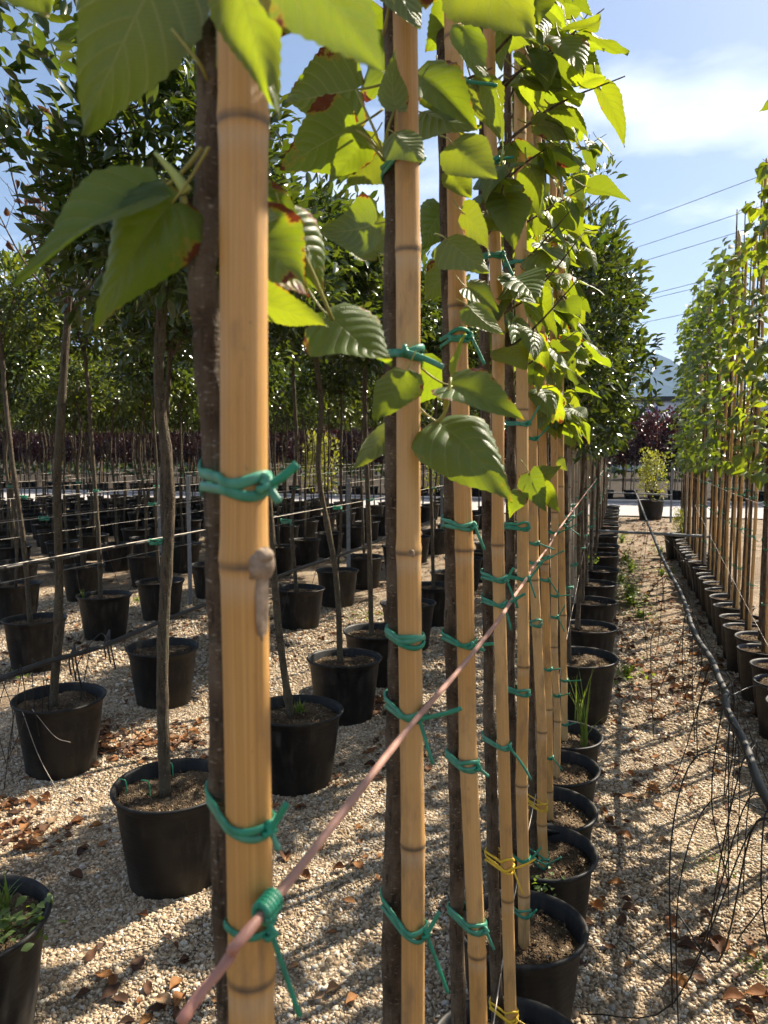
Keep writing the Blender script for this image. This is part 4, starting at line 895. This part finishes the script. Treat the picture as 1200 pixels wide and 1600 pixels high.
# ------------------------------------------------------------------ central row farther on: tall bushy evergreens on grey stakes
G_E = 'bushy evergreens farther along the central row'
y = 4.62; k = 0
while y < 19:
    x = -.215 + rn.uniform(-.015, .015)
    lab = f'bushy dark evergreen, {ORD[k]} behind the last linden in the central row'
    c = CR_TALL[k % 3]
    root_e = tree('bushy_evergreen', x - .06, y, 1.62 if k > 0 else 1.80, (rn.gauss(0, .02), 0), [c], lab, G_E, .017, .012, 1.0 if k > 0 else .95, .008, 300 + k, None, 9, 26, mat='bark_linden')
    if k > 1:
        for o in root_e.children:
            if o.get('kind'): o.scale = (.72, .72, .92)
    pot('big', x, y, f'black pot of the {ORD[k]} bushy evergreen behind the lindens', G_P.replace('left field', 'bushy evergreens'))
    xs = x - .115; cane('grey_stake', (xs, y - .05, .28), (xs - .02, y - .03, 2.6), .0135, [.12, .3, .46, .62, .78, .92], M['bamboo_grey'], f'weathered grey stake at the {ORD[k]} bushy evergreen behind the lindens', 'grey stakes of the bushy evergreens', 10, facet=False)
    cane('grey_stake', (xs - .05, y + .30, .05), (xs - .06, y + .32, 2.3), .012, [.15, .33, .5, .68, .85], M['bamboo_grey'], f'thin grey stake just beyond the {ORD[k]} bushy evergreen behind the lindens', 'grey stakes of the bushy evergreens', 8, facet=False)
    for j, zz in enumerate((.8, 1.22, 1.75)):
        tie(f'small green tie, {["lowest", "middle", "highest"][j]} on the {ORD[k]} bushy evergreen behind the lindens', 'small ties on the bushy evergreens', zz, (xs, y - .05), .0135, (x - .06, y), .016, M['tie_green'], 2, ((.5, .05, 0), (-.8, .04, 0)), R(-40), split=False)
    y += [.95, .98, 1.0, .9][k % 4]; k += 1

# ------------------------------------------------------------------ right row: small lindens on canes in narrow pots
G_R = 'small staked lindens of the right-hand row'
RX = .925
def lind_crown(seed):
    q = np.random.default_rng(seed); n = 165; Lm = MB()
    z = 1.40 + 2.2 * q.random(n) ** 1.0; a = q.uniform(0, 6.28, n); rr = q.uniform(.04, .20, n) * (1.1 - .18 * (z - 1.5))
    pos = np.stack([rr * np.cos(a), rr * np.sin(a), z], -1); out = np.stack([np.cos(a), np.sin(a), 0 * a], -1)
    d = out * .7 + q.normal(0, .35, (n, 3)) + np.array([0, 0, -.5]); nr = np.array([0, 0, 1.0]) + out * .5 + q.normal(0, .3, (n, 3))
    put_leaves(Lm, pos, d, nr, q.uniform(.06, .105, n), .92, q.random(n)); return Lm.mesh('crown', M['leaf_linden_far'])
RCROWN = [lind_crown(400 + k) for k in range(4)]
y = 1.15; k = 0; vis = 0
while y < 13.2:
    x = RX + rn.uniform(-.02, .02); seen = y > 4.5; w = f'{ORD[vis]} from the front in the right-hand row' if seen and vis < 28 else 'in the right-hand row, outside the picture on the right'
    top = rn.uniform(3.2, 3.75); lx = rn.uniform(-.02, .05)
    cane('bamboo_cane', (x + .02, y - .02, .27), (x + .02 + lx, y - .02 + rn.uniform(-.03, .03), top), .0125, [f + rn.uniform(-.02, .02) for f in (.1, .22, .34, .46, .58, .70, .82, .93)], M['bamboo'] if rn.random() < .72 else M['bamboo_grey'], f'bamboo cane, {w}', 'bamboo canes of the right-hand row', 12 if seen else 8, facet=False, kink=.006)
    root = empty('linden_tree', (x, y, .28)); tag(root, f'small linden sapling, {w}', 'tree', G_R)
    P = [np.array([x, y, .27]), np.array([x + lx * .3, y + .01, 1.2]), np.array([x + lx * .7, y + .01, 2.3]), np.array([x + lx, y, top + rn.uniform(-.3, .35)])]
    me, tp, _ = trunk_mesh(P, .012, .004, 500 + k, 8, 30, base=(x, y, .28)); link('trunk', me, root)
    if seen and vis < 9: 
        foliage(dict(root=root, tp=tp), 1.42, top - .02, 25, .03, .17, .094, rn, R(180), R(180), (2, 5))
    else:
        o = link('crown', RCROWN[k % 4], root, (lx * .6, 0, -.28)); o.rotation_euler = (0, 0, k * 1.3); o['kind'] = 'stuff'
    pot('small', x, y, f'narrow black pot, {w}', 'narrow pots of the right-hand row', sink=.03)
    if seen and vis < 16:
        for j, zz in enumerate((.62, 1.0, 1.27)):
            tie(f'small green tie, {["lowest", "middle", "highest"][j]} of the cane {w}', 'small ties of the right-hand row', zz + rn.uniform(-.04, .04), (x + .02 + lx * .3, y - .02), .0125, (x + lx * .3, y + .01), .011, M['tie_green'], 2, ((rn.uniform(-1, 1), .05, 0),), R(-120), split=False)
    if seen: vis += 1
    k += 1; y += rn.uniform(.33, .37)
# posts, rails, strings of the right aisle
def post(x, y, z, label, mat='steel', w=.022, name='metal_post'):
    mb = MB(); boxm(mb, (-w, -w, -.05), (w, -w * .8, z)); boxm(mb, (-w, -w * .79, -.05), (-w * .8, w, z)); boxm(mb, (-w * 1.02, -w * 1.02, z + .001), (w * 1.02, w * 1.02, z + .006))
    o = mb.build(name, M[mat], None, False); o.location = (x, y, 0); tag(o, label, 'post', 'metal posts carrying wires'); return o
for j, (yy, lab) in enumerate([(9.4, 'near steel pipe lying across the right aisle'), (18.2, 'far steel pipe lying across the right aisle')]):
    mb = MB(); tube(mb, smooth_path([(-.30, yy, .66), (.4, yy + .01, .645), (1.1, yy - .03, .63)], 12), .017, 10); tag(mb.build('cross_pipe', M['steel']), lab, 'pipe')
    post(-.31, yy + .03, 1.3, f'steel post at the left end of the {["near", "far"][j]} cross pipe'); post(1.10, yy + .03, 1.35, f'steel post at the right end of the {["near", "far"][j]} cross pipe')
string('wire', [(RX - .03, 1.0, 1.27), (RX - .03, 6, 1.25), (RX - .03, 10, 1.27), (RX - .03, 14, 1.26)], .0016, M['wire'], 'pale wire with green ties along the right-hand row', 'wires along the rows', 30, 6)
string('wire', [(RX - .13, 4.2, .50), (RX - .10, 7, .72), (RX - .05, 10, .95)], .0013, M['wire'], 'thin pale string slanting along the pots of the right-hand row', 'wires along the rows', 30, 6)

# wires of the left field
for ri in range(7):
    X = ROWS[ri]
    for j, zz in enumerate((1.27, .98) if ri else (1.28,)):
        string('wire', [(X - .03, .4, zz), (X - .03, 6, zz - .02), (X - .03, 12, zz), (X - .03, 19, zz)], .0021 if j == 0 else .0012, M['wire'], f'{["upper", "lower"][j]} pale wire along the {ORD[ri]} row left of the canes', 'wires along the rows', 24, 6)
    for (px, py, r_) in [t for t in tree_at if t[2] == ri][:9]:
        zz = 1.27; tie(f'small green tie at the wire, tree {ORD[int((py - 1) / .9) % 28]} along in the {ORD[ri]} left row', 'small wire ties of the left field', zz, (px, py - .01), .015, (px - .03, py - .01), .004, M['tie_green'], 2, ((rn.uniform(-1, 1), .03, 0),), R(-60), split=False)
for (x, y, z, lab) in [(-4.20, 6.9, 1.35, 'steel post standing in the third row left of the canes'), (-5.40, 8.2, 1.3, 'steel post standing in the fourth row left of the canes'), (-2.83, 7.9, 1.3, 'steel post right of the nearest cane in the second left row'), (-6.85, 10.4, 1.35, 'steel post deep in the fifth row left of the canes'), (-2.83, 12.5, 1.3, 'far steel post in the second left row')]: post(x, y, z, lab)

# ------------------------------------------------------------------ irrigation hoses with hanging dripper tubes
def hose(P, r, label, ntube, rnd, reach, zlow=.02, seg=12, n=160, side=(-1, 1), fan=1.0):
    path = smooth_path(P, n); q = np.random.default_rng(3); path[:, 2] += .006 * np.sin(np.linspace(0, 30, n)); path[:, 0] += .006 * np.sin(np.linspace(0, 41, n))
    root = empty('irrigation_hose', tuple(path[0])); tag(root, label, 'hose', 'irrigation hoses'); o0 = np.array(root.location)
    mb = MB(); tube(mb, path - o0, r * (1 + .09 * np.exp(-((np.arange(n) % 37 - 18) / 1.2) ** 2)), seg); mb.build('pipe', M['hose'], root)
    for k in range(ntube):
        i = int(rnd.random() ** 1.1 * (n - 1) * .9); s = path[i]; sd = rnd.choice(side); h = s[2]
        m = rnd.random()
        if m < .5:    # hangs nearly straight down
            e = s + np.array([rnd.gauss(0, .05), rnd.gauss(0, .06), -h * rnd.uniform(.55, .98)]); P = [s, s + np.array([sd * .03, 0, .015]), (s + e) / 2 + np.array([sd * rnd.uniform(.0, .06), rnd.gauss(0, .03), 0]), e]
        elif m < .82: # loops over to a pot
            e = s + np.array([sd * rnd.uniform(.2, reach), rnd.uniform(-.35, .35), 0]); e[2] = rnd.uniform(.03, .3)
            mi = (s + e) / 2; mi[2] = rnd.uniform(.03, .16); P = [s, s + np.array([sd * .06, rnd.gauss(0, .04), -.04]), mi, e]
        else:         # springs out in an arch
            e = s + np.array([sd * rnd.uniform(.15, .5), rnd.uniform(-.4, .2), -h + .03]); P = [s, s + np.array([sd * rnd.uniform(.08, .2), rnd.gauss(0, .1), rnd.uniform(.0, .05)]), (s + e) / 2 + np.array([sd * .12, 0, .1]), e]
        mb = MB(); pts = smooth_path(P, 16); pts[:, 2] = np.maximum(pts[:, 2], .008)
        tube(mb, pts - o0, rnd.uniform(.0017, .0026), 5); mb.build('dripper_tube', M['tubing'], root)
    return root
rnh = random.Random(9)
HP = [at_z(1222, 1330, .66), at_z(1196, 1240, .66), at_z(1160, 1160, .66), at_z(1134, 1098, .67), at_z(1130, 1070, .68), at_z(1108, 1030, .67), at_z(1080, 972, .66), at_z(1052, 905, .66), at_z(1020, 838, .67), at_z(1004, 796, .67), at_z(991, 765, .67)]
hose(HP, .0135, 'black irrigation hose hung along the right aisle with tangled dripper tubes', 46, rnh, .55)
hose([(-2.55, .9, .60), (-2.57, 2.5, .605), (-2.58, 3.6, .585), (-2.6, 5, .60), (-2.6, 7.5, .59), (-2.6, 11, .60)], .013, 'black irrigation hose slung through the left field in front of the pots', 26, rnh, .5, n=80)
hose([(-5.0, 3.9, .60), (-5.05, 7.0, .59), (-5.05, 12, .60)], .013, 'black irrigation hose farther back in the left field', 10, rnh, .5, n=40)
# strips of black tape hanging from the left hose
for k, (px, py) in enumerate([(117, 1012), (171, 988)]):
    p = at_z(px, py, .60); root = MB()
    for j in range(3): tube(root, smooth_path([p + np.array([.0, 0, .015]), p + np.array([.02 * (j - 1), -.02, -.06]), p + np.array([.03 * (j - 1) + .01, -.01, -.14 - .03 * j])], 8), .0055, 6, 0, None, True, .25)
    tag(root.build('hanging_tape', M['hose']), f'torn black tape hanging from the left hose, {["left", "right"][k]} one', 'tape', 'black tape strips on the left hose')

# ------------------------------------------------------------------ beyond the road: plum standards, bush, building, cables
G_PL = 'purple-leaved plum trees beyond the road'
plum_trunk = [trunk_mesh([np.array([0, 0, .2]), np.array([.01, 0, 1.0]), np.array([0, .01, 1.75])], .018, .014, 80 + k, 6, 8, 'bark_evergreen', .1)[0] for k in range(2)]
for ri, yy in enumerate((25.6, 26.9, 28.4)):
    x = -27.0 + ri * .4; k = 0
    while x < 8.5:
        px = x + rn.uniform(-.1, .1); py = yy + rn.uniform(-.2, .2)
        root = empty('plum_tree', (px, py, 0)); tag(root, 'purple-leaved plum tree standing in the ' + ['front', 'second', 'third'][ri] + ' line beyond the road', 'tree', G_PL + (' in front', ' in the second line', ' in the third line')[ri])
        link('trunk', plum_trunk[k % 2], root); c = CR_PLUM[(k + ri) % 3]
        for me, nm in zip(c, ('branches', 'crown')): o = link(nm, me, root, (0, 0, 1.15)); o.rotation_euler = (0, 0, k * 1.1); o['kind'] = 'stuff'; s = rn.uniform(1.0, 1.35); o.scale = (s, s, s)
        if ri == 1: cane('bamboo_cane', (px + .08, py - .1, .1), (px + .08 + rn.uniform(-.05, .05), py - .1, 2.2), .02, [.2, .4, .6, .8], M['bamboo_grey'] if k % 2 else M['bamboo'], 'pale stake at a purple plum in the second line beyond the road', 'stakes in the second line beyond the road', 6, facet=False)
        if ri == 0:
            pot('big', px, py, 'black pot of a purple plum in the front line beyond the road', 'pots beyond the road')
            cane('bamboo_cane', (px + .08, py - .1, .1), (px + .08 + rn.uniform(-.05, .05), py - .1, 2.3), .02, [.2, .4, .6, .8], M['bamboo_grey'] if k % 3 else M['bamboo'], 'pale stake at a purple plum in the front line beyond the road', 'stakes beyond the road', 6, facet=False)
        x += rn.uniform(.55, .7) if ri == 0 else rn.uniform(.65, .8); k += 1
def far_wood():
    q = np.random.default_rng(77); n = 9000; mb = MB(); x = q.uniform(-48, 24, n); y = 44 + q.uniform(0, 3, n); top = 2.9 + .5 * np.sin(x * .5) + .4 * np.sin(x * 1.3 + 1)
    z = top * q.random(n) ** .7; d = q.normal(0, 1, (n, 3)); put_leaves(mb, np.stack([x, y, z], -1), d, q.normal(0, 1, (n, 3)) + np.array([0, -.6, .6]), q.uniform(.3, .6, n), .6, q.random(n)); kind(mb.build('distant_trees', M['leaf_evergreen']), 'stuff')
far_wood()
def bush(px, py_base, label, plabel, sc=1.0, size='huge'):
    g = at_z(px, py_base, 0.0); r = POTS[size]
    pot(size, g[0], g[1], plabel, 'pots near the road')
    root = empty('yellow_bush', (g[0], g[1], 0)); tag(root, label, 'bush', 'yellow-green bushes')
    for me, nm in zip(CR_YEL[0], ('branches', 'crown')): o = link(nm, me, root, (0, 0, r[1] - .06)); o.scale = (sc, sc, sc * 1.25); o['kind'] = 'stuff'
bush(1016, 812, 'yellow-green bush in a large pot at the far end of the right aisle', 'large black pot of the yellow-green bush at the end of the aisle', .85)
bush(1060, 872, 'low sparse bush in the pot before the near cross pipe', 'wide black pot standing apart before the near cross pipe', .3, 'big')
for j, (px, pb) in enumerate([(500, 800), (690, 800), (545, 792)][:2]): bush(px, pb, f'yellow-green bush seen between trunks {["right of the nearest cane", "right of the second cane", "left of the second cane"][j]}', f'black pot of the yellow-green bush {["right of the nearest cane", "right of the second cane", "left of the second cane"][j]}', 1.25, 'big')

def building():
    c = at_d(1012, 705, 62.0); x0 = c[0]; y0 = c[1]
    root = empty('building', (x0, y0, 0)); tag(root, 'low pale building with blue-lettered sign behind the aisle end', 'building')
    mb = MB(); boxm(mb, (-9, 0, 0), (9, 10, 5.6)); mb.build('wall', M['plaster'], root, False)
    mb = MB(); boxm(mb, (-9.3, -.35, 5.61), (9.3, 10.3, 5.95)); mb.build('roof', M['roof_dark'], root, False)
    mb = MB(); boxm(mb, (-5.2, -.14, 4.25), (5.2, -.003, 5.45)); sg = mb.build('sign', M['sign_white'], root, False)
    f = bpy.data.curves.new('lettering', 'FONT'); f.body = 'E M'; f.size = 1.15; f.extrude = .012; f.align_x = 'CENTER'
    to = bpy.data.objects.new('lettering_curve', f); COL.objects.link(to); bpy.context.view_layer.update()
    me = bpy.data.meshes.new_from_object(to.evaluated_get(bpy.context.evaluated_depsgraph_get())); bpy.data.objects.remove(to); me.materials.clear(); me.materials.append(M['sign_blue'])
    lo = link('lettering', me, sg, (-.15, -.165, 4.42)); lo.rotation_euler = (R(90), 0, 0)
    for k in range(6):
        mb = MB(); boxm(mb, (-7.9 + k * 2.8, -.05, 1.0), (-6.2 + k * 2.8, -.003, 2.6)); w = mb.build('window', M['frame'], root, False)
        mb = MB(); boxm(mb, (-7.8 + k * 2.8, -.07, 1.1), (-6.3 + k * 2.8, -.052, 2.5)); mb.build('pane', M['glass'], w, False)
building()
# overhead cables
_dir = np.array([-math.sin(R(42.1)), math.cos(R(42.1)), 0])
for k, (x, y, D) in enumerate([(1107, 305.5, 60), (1100, 352, 62), (1076, 386.5, 64), (1032, 456, 66), (1028, 464.5, 66.5), (1018, 501.5, 68)]):
    p = at_d(x, y, D); t = np.linspace(-1, 1, 41)[:, None]; P = p + _dir * t * 75 + np.array([0, 0, 1.0]) * (1.3 * t ** 2)
    mb = MB(); tube(mb, P, .022, 6); tag(mb.build('overhead_cable', M['cable']), f'thin overhead cable against the sky, {ORD[k]} from the top of six', 'cable', 'overhead cables')

# ------------------------------------------------------------------ weeds, clips, fallen leaves
def tuft(mb, c, n, h, spread, q, w=.004, mi=0):
    for _ in range(n):
        a = q.uniform(0, 6.28); ln = h * q.uniform(.5, 1.1); lean = spread * q.uniform(.2, 1); s = np.array(c) + np.array([q.normal(0, .012), q.normal(0, .012), 0])
        d = np.array([math.cos(a), math.sin(a), 0]); t = np.linspace(0, 1, 6)[:, None]; P = s + d * lean * t ** 1.8 + np.array([0, 0, 1]) * ln * (t - .35 * t ** 2 * lean / max(ln, .01))
        sd = np.array([-d[1], d[0], 0]) * w; ww = np.array([1, 1, .9, .7, .4, .05])[:, None]
        V = np.concatenate([P - sd * ww, P + sd * ww]); mb.add(V, [(i, i + 1, i + 7, i + 6) for i in range(5)], mi, None, q.random())
def leafy(mb, c, n, h, rad, q, L=.03):
    pos = np.array(c) + np.stack([q.normal(0, rad, n), q.normal(0, rad, n), np.abs(q.normal(0, h, n)) + .01], -1); d = q.normal(0, 1, (n, 3)) * np.array([1, 1, .4]); put_leaves(mb, pos, d, np.array([0, 0, 1.0]) + q.normal(0, .4, (n, 3)), q.uniform(.6, 1.3, n) * L, .6, q.random(n))
def weed(kindw, loc, label, n=30, h=.12, spread=.08, L=.03, rad=.05, group='weeds in pots and on the gravel', w=.0035):
    q = np.random.default_rng(int(abs(loc[0] * 1000 + loc[1] * 77))); mb = MB()
    if 'g' in kindw: tuft(mb, (0, 0, 0), n, h, spread, q, w)
    if 'l' in kindw: leafy(mb, (0, 0, 0), n, h * .5, rad, q, L)
    o = mb.build('grass_tuft' if kindw == 'g' else 'weed', M['leaf_weed']); o.location = loc; tag(o, label, 'weed', group)
sp = lambda px, py, z: tuple(at_z(px, py, z))
weed('l', sp(18, 1462, .32), 'leafy weed filling the pot in the lower left corner', 90, .06, .1, .030, .048); weed('g', sp(5, 1420, .33), 'thin grass at the back of the lower left pot', 25, .11, .07)
weed('g', sp(470, 1112, .33), 'bright grass tuft on the pot just right of the nearest cane', 34, .07, .06); weed('g', sp(912, 1168, .27), 'tall grass blades in a pot at the far end of the lindens', 16, .36, .12, w=.003)
weed('g', sp(903, 1128, .27), 'thin tall grass just behind the tall blades in the linden pots', 8, .34, .10, w=.0025)
for j, (px, py, n, r, h, lab) in enumerate([(984, 940, 220, .08, .24, 'large green weed on the gravel right of the central row'), (1000, 966, 150, .09, .09, 'low green weed before the large one in the right aisle'), (986, 895, 120, .10, .2, 'green weed behind the large one in the right aisle'),
                                        (215, 940, 60, .10, .06, 'green weed on gravel beside the pot behind the leaning trunk'), (553, 880, 30, .06, .05, 'small weed behind pots left of the second cane'), (575, 965, 70, .12, .04, 'patch of low weeds left of the second cane'),
                                        (405, 960, 40, .1, .05, 'patch of low weeds left of the nearest cane'), (1112, 1352, 70, .06, .012, 'thin green moss-like weed on the right gravel'), (1180, 1510, 60, .04, .015, 'low green weed at the lower right edge'), (905, 1115, 14, .02, .04, 'tiny weed at the foot of the front linden pots'), (20, 1062, 20, .05, .05, 'small weed on the gravel at the left edge')]):
    weed('lg' if h > .05 else 'l', sp(px, py, .01), lab, n, h, h * .7, .028 if h > .03 else .014, r)
weed('l', sp(926, 882, .33), 'broad-leaved weed in a pot of the bushy evergreens', 26, .1, .05, .05, .04); weed('l', sp(845, 1395, .29), 'small green weed in the front visible linden pot row', 40, .04, .05, .018, .03); weed('g', sp(128, 935, .35), 'small grass in the pot behind the leaning trunk', 14, .09, .05)
for k, (x, y, n, h) in enumerate([(.08, 5.6, 60, .10), (.12, 8.3, 90, .16), (.05, 9.6, 90, .15), (.10, 11.5, 90, .2), (.55, 10.5, 60, .1), (.62, 12.6, 80, .15), (.06, 14, 90, .2)]):
    weed('lg', (x, y, 0.0), f'green weed by the right aisle pots, {ORD[k]} nearest beyond the large weed', n, h, h * .6, .035, .09)
# staples holding drip lines in the large pot
for k, (px, py) in enumerate([(198, 1224), (234, 1226), (270, 1196)]):
    p = np.array(sp(px, py + 14, .325)); mb = MB(); d = np.array([.03, .006, 0])
    tube(mb, smooth_path([p - (0, 0, .03), p + (0, 0, .03), p + (0, 0, .048) - d * .3, p + (0, 0, .05) - d], 10), .0024, 6); tag(mb.build('drip_clip', M['stake_clip']), f'small green drip clip in the large pot left of the nearest cane, {ORD[k]} from left', 'clip', 'green drip clips')
# pale threads over the left pot
for k, P in enumerate([[(35, 1112, .37), (60, 1180, .2), (92, 1240, .012)], [(50, 1108, .37), (85, 1150, .25), (110, 1160, .22)]]):
    base = at_z(-0 + P[0][0], P[0][1], .37); pts = [at_y(x, y, base[1] - .012 * (j + 1)) for j, (x, y, z) in enumerate(P)]
    string('string', pts, .0013, M['wire'], f'pale thread hanging over the large pot at the left edge, {["long", "short"][k]} one', 'pale threads on the left pot', 16, 5)
# fallen leaves: the largest singly, the rest as litter
def dry_leaf(mb, c, L, q, W=.55, val=None):
    n = 7; v = np.linspace(0, 1, n)[:, None]; u = np.linspace(-1, 1, 5)[None, :]; w = .5 * W * np.sin(math.pi * np.clip(v, .02, .985) ** .8) ** .8; cu = q.uniform(.2, 1.3); a = q.uniform(0, 6.28)
    x = u * w; z = cu * np.abs(x) ** 1.3 * 1.4 + q.uniform(-.1, .25) * v ** 2 + .05 * np.sin(v * 8 + u * 2 + a) + .02; y = v + 0 * u - .5
    V = np.stack([x * math.cos(a) - y * math.sin(a), x * math.sin(a) + y * math.cos(a), z + 0 * x], -1).reshape(-1, 3) * L + np.asarray(c)
    mb.add(V, [(i * 5 + j, i * 5 + j + 1, (i + 1) * 5 + j + 1, (i + 1) * 5 + j) for i in range(n - 1) for j in range(4)], 0, None, q.random() if val is None else val)
q = np.random.default_rng(33)
for k, (px, py, L, lab) in enumerate([(1060, 1552, .085, 'large upright orange dry leaf on the right gravel'), (1028, 1262, .06, 'pale orange dry leaf beyond the pots on the right gravel'), (1120, 1495, .085, 'dark curled dry leaf cluster below the dripper tubes'), (1185, 1565, .08, 'brown dry leaf in the lower right corner'), (1130, 1390, .06, 'dark brown dry leaf right of the aisle weed'), (985, 1440, .06, 'dark curled dry leaf between pots and hose'),
                                   (550, 1568, .05, 'round orange dry leaf between the first two canes'), (500, 1560, .045, 'pale pink dry leaf left of the round orange one'), (520, 1552, .05, 'pinkish dry leaf above the round orange one'), (545, 1420, .05, 'small dry leaf on gravel between canes above the others'), (505, 1225, .055, 'dry leaf at the foot of the pot right of the nearest cane'), (540, 1228, .055, 'curled pinkish dry leaf under the pot between the canes'),
                                   (150, 1290, .06, 'orange dry leaf on gravel left of the large pot'), (255, 1572, .07, 'pale dry leaf in the shade near the red string'), (175, 1555, .07, 'dark dead leaf on shaded gravel at lower left'), (1050, 1485, .05, 'small red-brown dry leaf in the middle of the right gravel')]):
    mb = MB(); dry_leaf(mb, (0, 0, .006), L, q, .6, [.85, .9, .15, .6, .2, .2, .8, .97, .95, .75, .9, .9, .75, .97, .05, .5][k]); o = mb.build('fallen_leaf', M['leaf_dry']); p = sp(px, py, 0.0); o.location = (p[0], p[1], float(gz(np.float64(p[0]), np.float64(p[1]))) + .008); tag(o, lab, 'fallen leaf', 'large fallen leaves')
    o.scale = (1, 1, 1)
mb = MB(); cnt = 0
def litter(n, cx, cy, sx, sy, Lr=(.03, .06)):
    for _ in range(n):
        x, y = cx + q.normal(0, sx), cy + q.normal(0, sy); dry_leaf(mb, (x, y, float(gz(np.float64(x), np.float64(y))) + .008), q.uniform(*Lr), q, q.uniform(.4, .7), q.random() ** 1.3)
for (px, py, n, sx, sy) in [(170, 1165, 150, .20, .11), (290, 1150, 80, .18, .12), (330, 1250, 40, .15, .1), (620, 1180, 50, .12, .2), (560, 1330, 14, .15, .15), (60, 1300, 60, .2, .1), (575, 1100, 70, .15, .15), (30, 1260, 30, .1, .1), (480, 1210, 30, .12, .06), (250, 1560, 30, .2, .12), (1180, 1560, 14, .08, .08), (1120, 1500, 12, .08, .05), (980, 1450, 16, .15, .15), (1030, 1200, 90, .22, .45), (1040, 1050, 110, .25, .7), (1000, 930, 120, .3, 1.2), (420, 990, 110, .6, .6), (100, 1000, 160, 1.0, .9), (560, 900, 160, 1.0, 1.2)]:
    g = at_z(px, py, 0); litter(n, g[0], g[1], sx, sy, (.032, .07))
for _ in range(420):
    x, y = q.uniform(-5, 1.0), q.uniform(1.2, 9); dry_leaf(mb, (x, y, float(gz(np.float64(x), np.float64(y))) + .008), q.uniform(.02, .05), q, q.uniform(.35, .7))
for _ in range(900):
    y = 5 + 14 * q.random() ** 1.2; x = q.uniform(-.15, 1.0); dry_leaf(mb, (x, y, float(gz(np.float64(x), np.float64(y))) + .008), q.uniform(.035, .085), q, q.uniform(.4, .7), q.random() ** 1.6)
for _ in range(700):
    x, y = q.uniform(-9, -1), q.uniform(5, 13); dry_leaf(mb, (x, y, float(gz(np.float64(x), np.float64(y))) + .008), q.uniform(.03, .07), q, q.uniform(.4, .7), q.random() ** 1.6)
kind(mb.build('leaf_litter', M['leaf_dry']), 'stuff')
# twigs and straw on the gravel
mb = MB()
for _ in range(90):
    x, y = q.uniform(-3, 1.0), q.uniform(1.3, 5); a = q.uniform(0, 3.14); ln = q.uniform(.03, .12); d = np.array([math.cos(a), math.sin(a), 0]) * ln; p = np.array([x, y, float(gz(np.float64(x), np.float64(y))) + .012]); tube(mb, smooth_path([p - d, p + q.normal(0, .012, 3) * np.array([1, 1, .2]), p + d], 6), q.uniform(.0008, .0018), 4)
kind(mb.build('twig_litter', M['bark_twig']), 'stuff')

# ------------------------------------------------------------------ the air
mb = MB(); boxm(mb, (-3100, -450, -6), (3100, 3100, 420)); hz = kind(mb.build('haze', [], None, False), 'stuff')
hm = bpy.data.materials.new('haze'); hm.use_nodes = True; hm.node_tree.nodes.clear()
pv = hm.node_tree.nodes.new('ShaderNodeVolumePrincipled'); pv.inputs['Color'].default_value = (.42, .62, 1.0, 1); pv.inputs['Density'].default_value = 2.3e-4; pv.inputs['Anisotropy'].default_value = 0.0
ho = hm.node_tree.nodes.new('ShaderNodeOutputMaterial'); hm.node_tree.links.new(pv.outputs[0], ho.inputs['Volume']); hz.data.materials.append(hm)
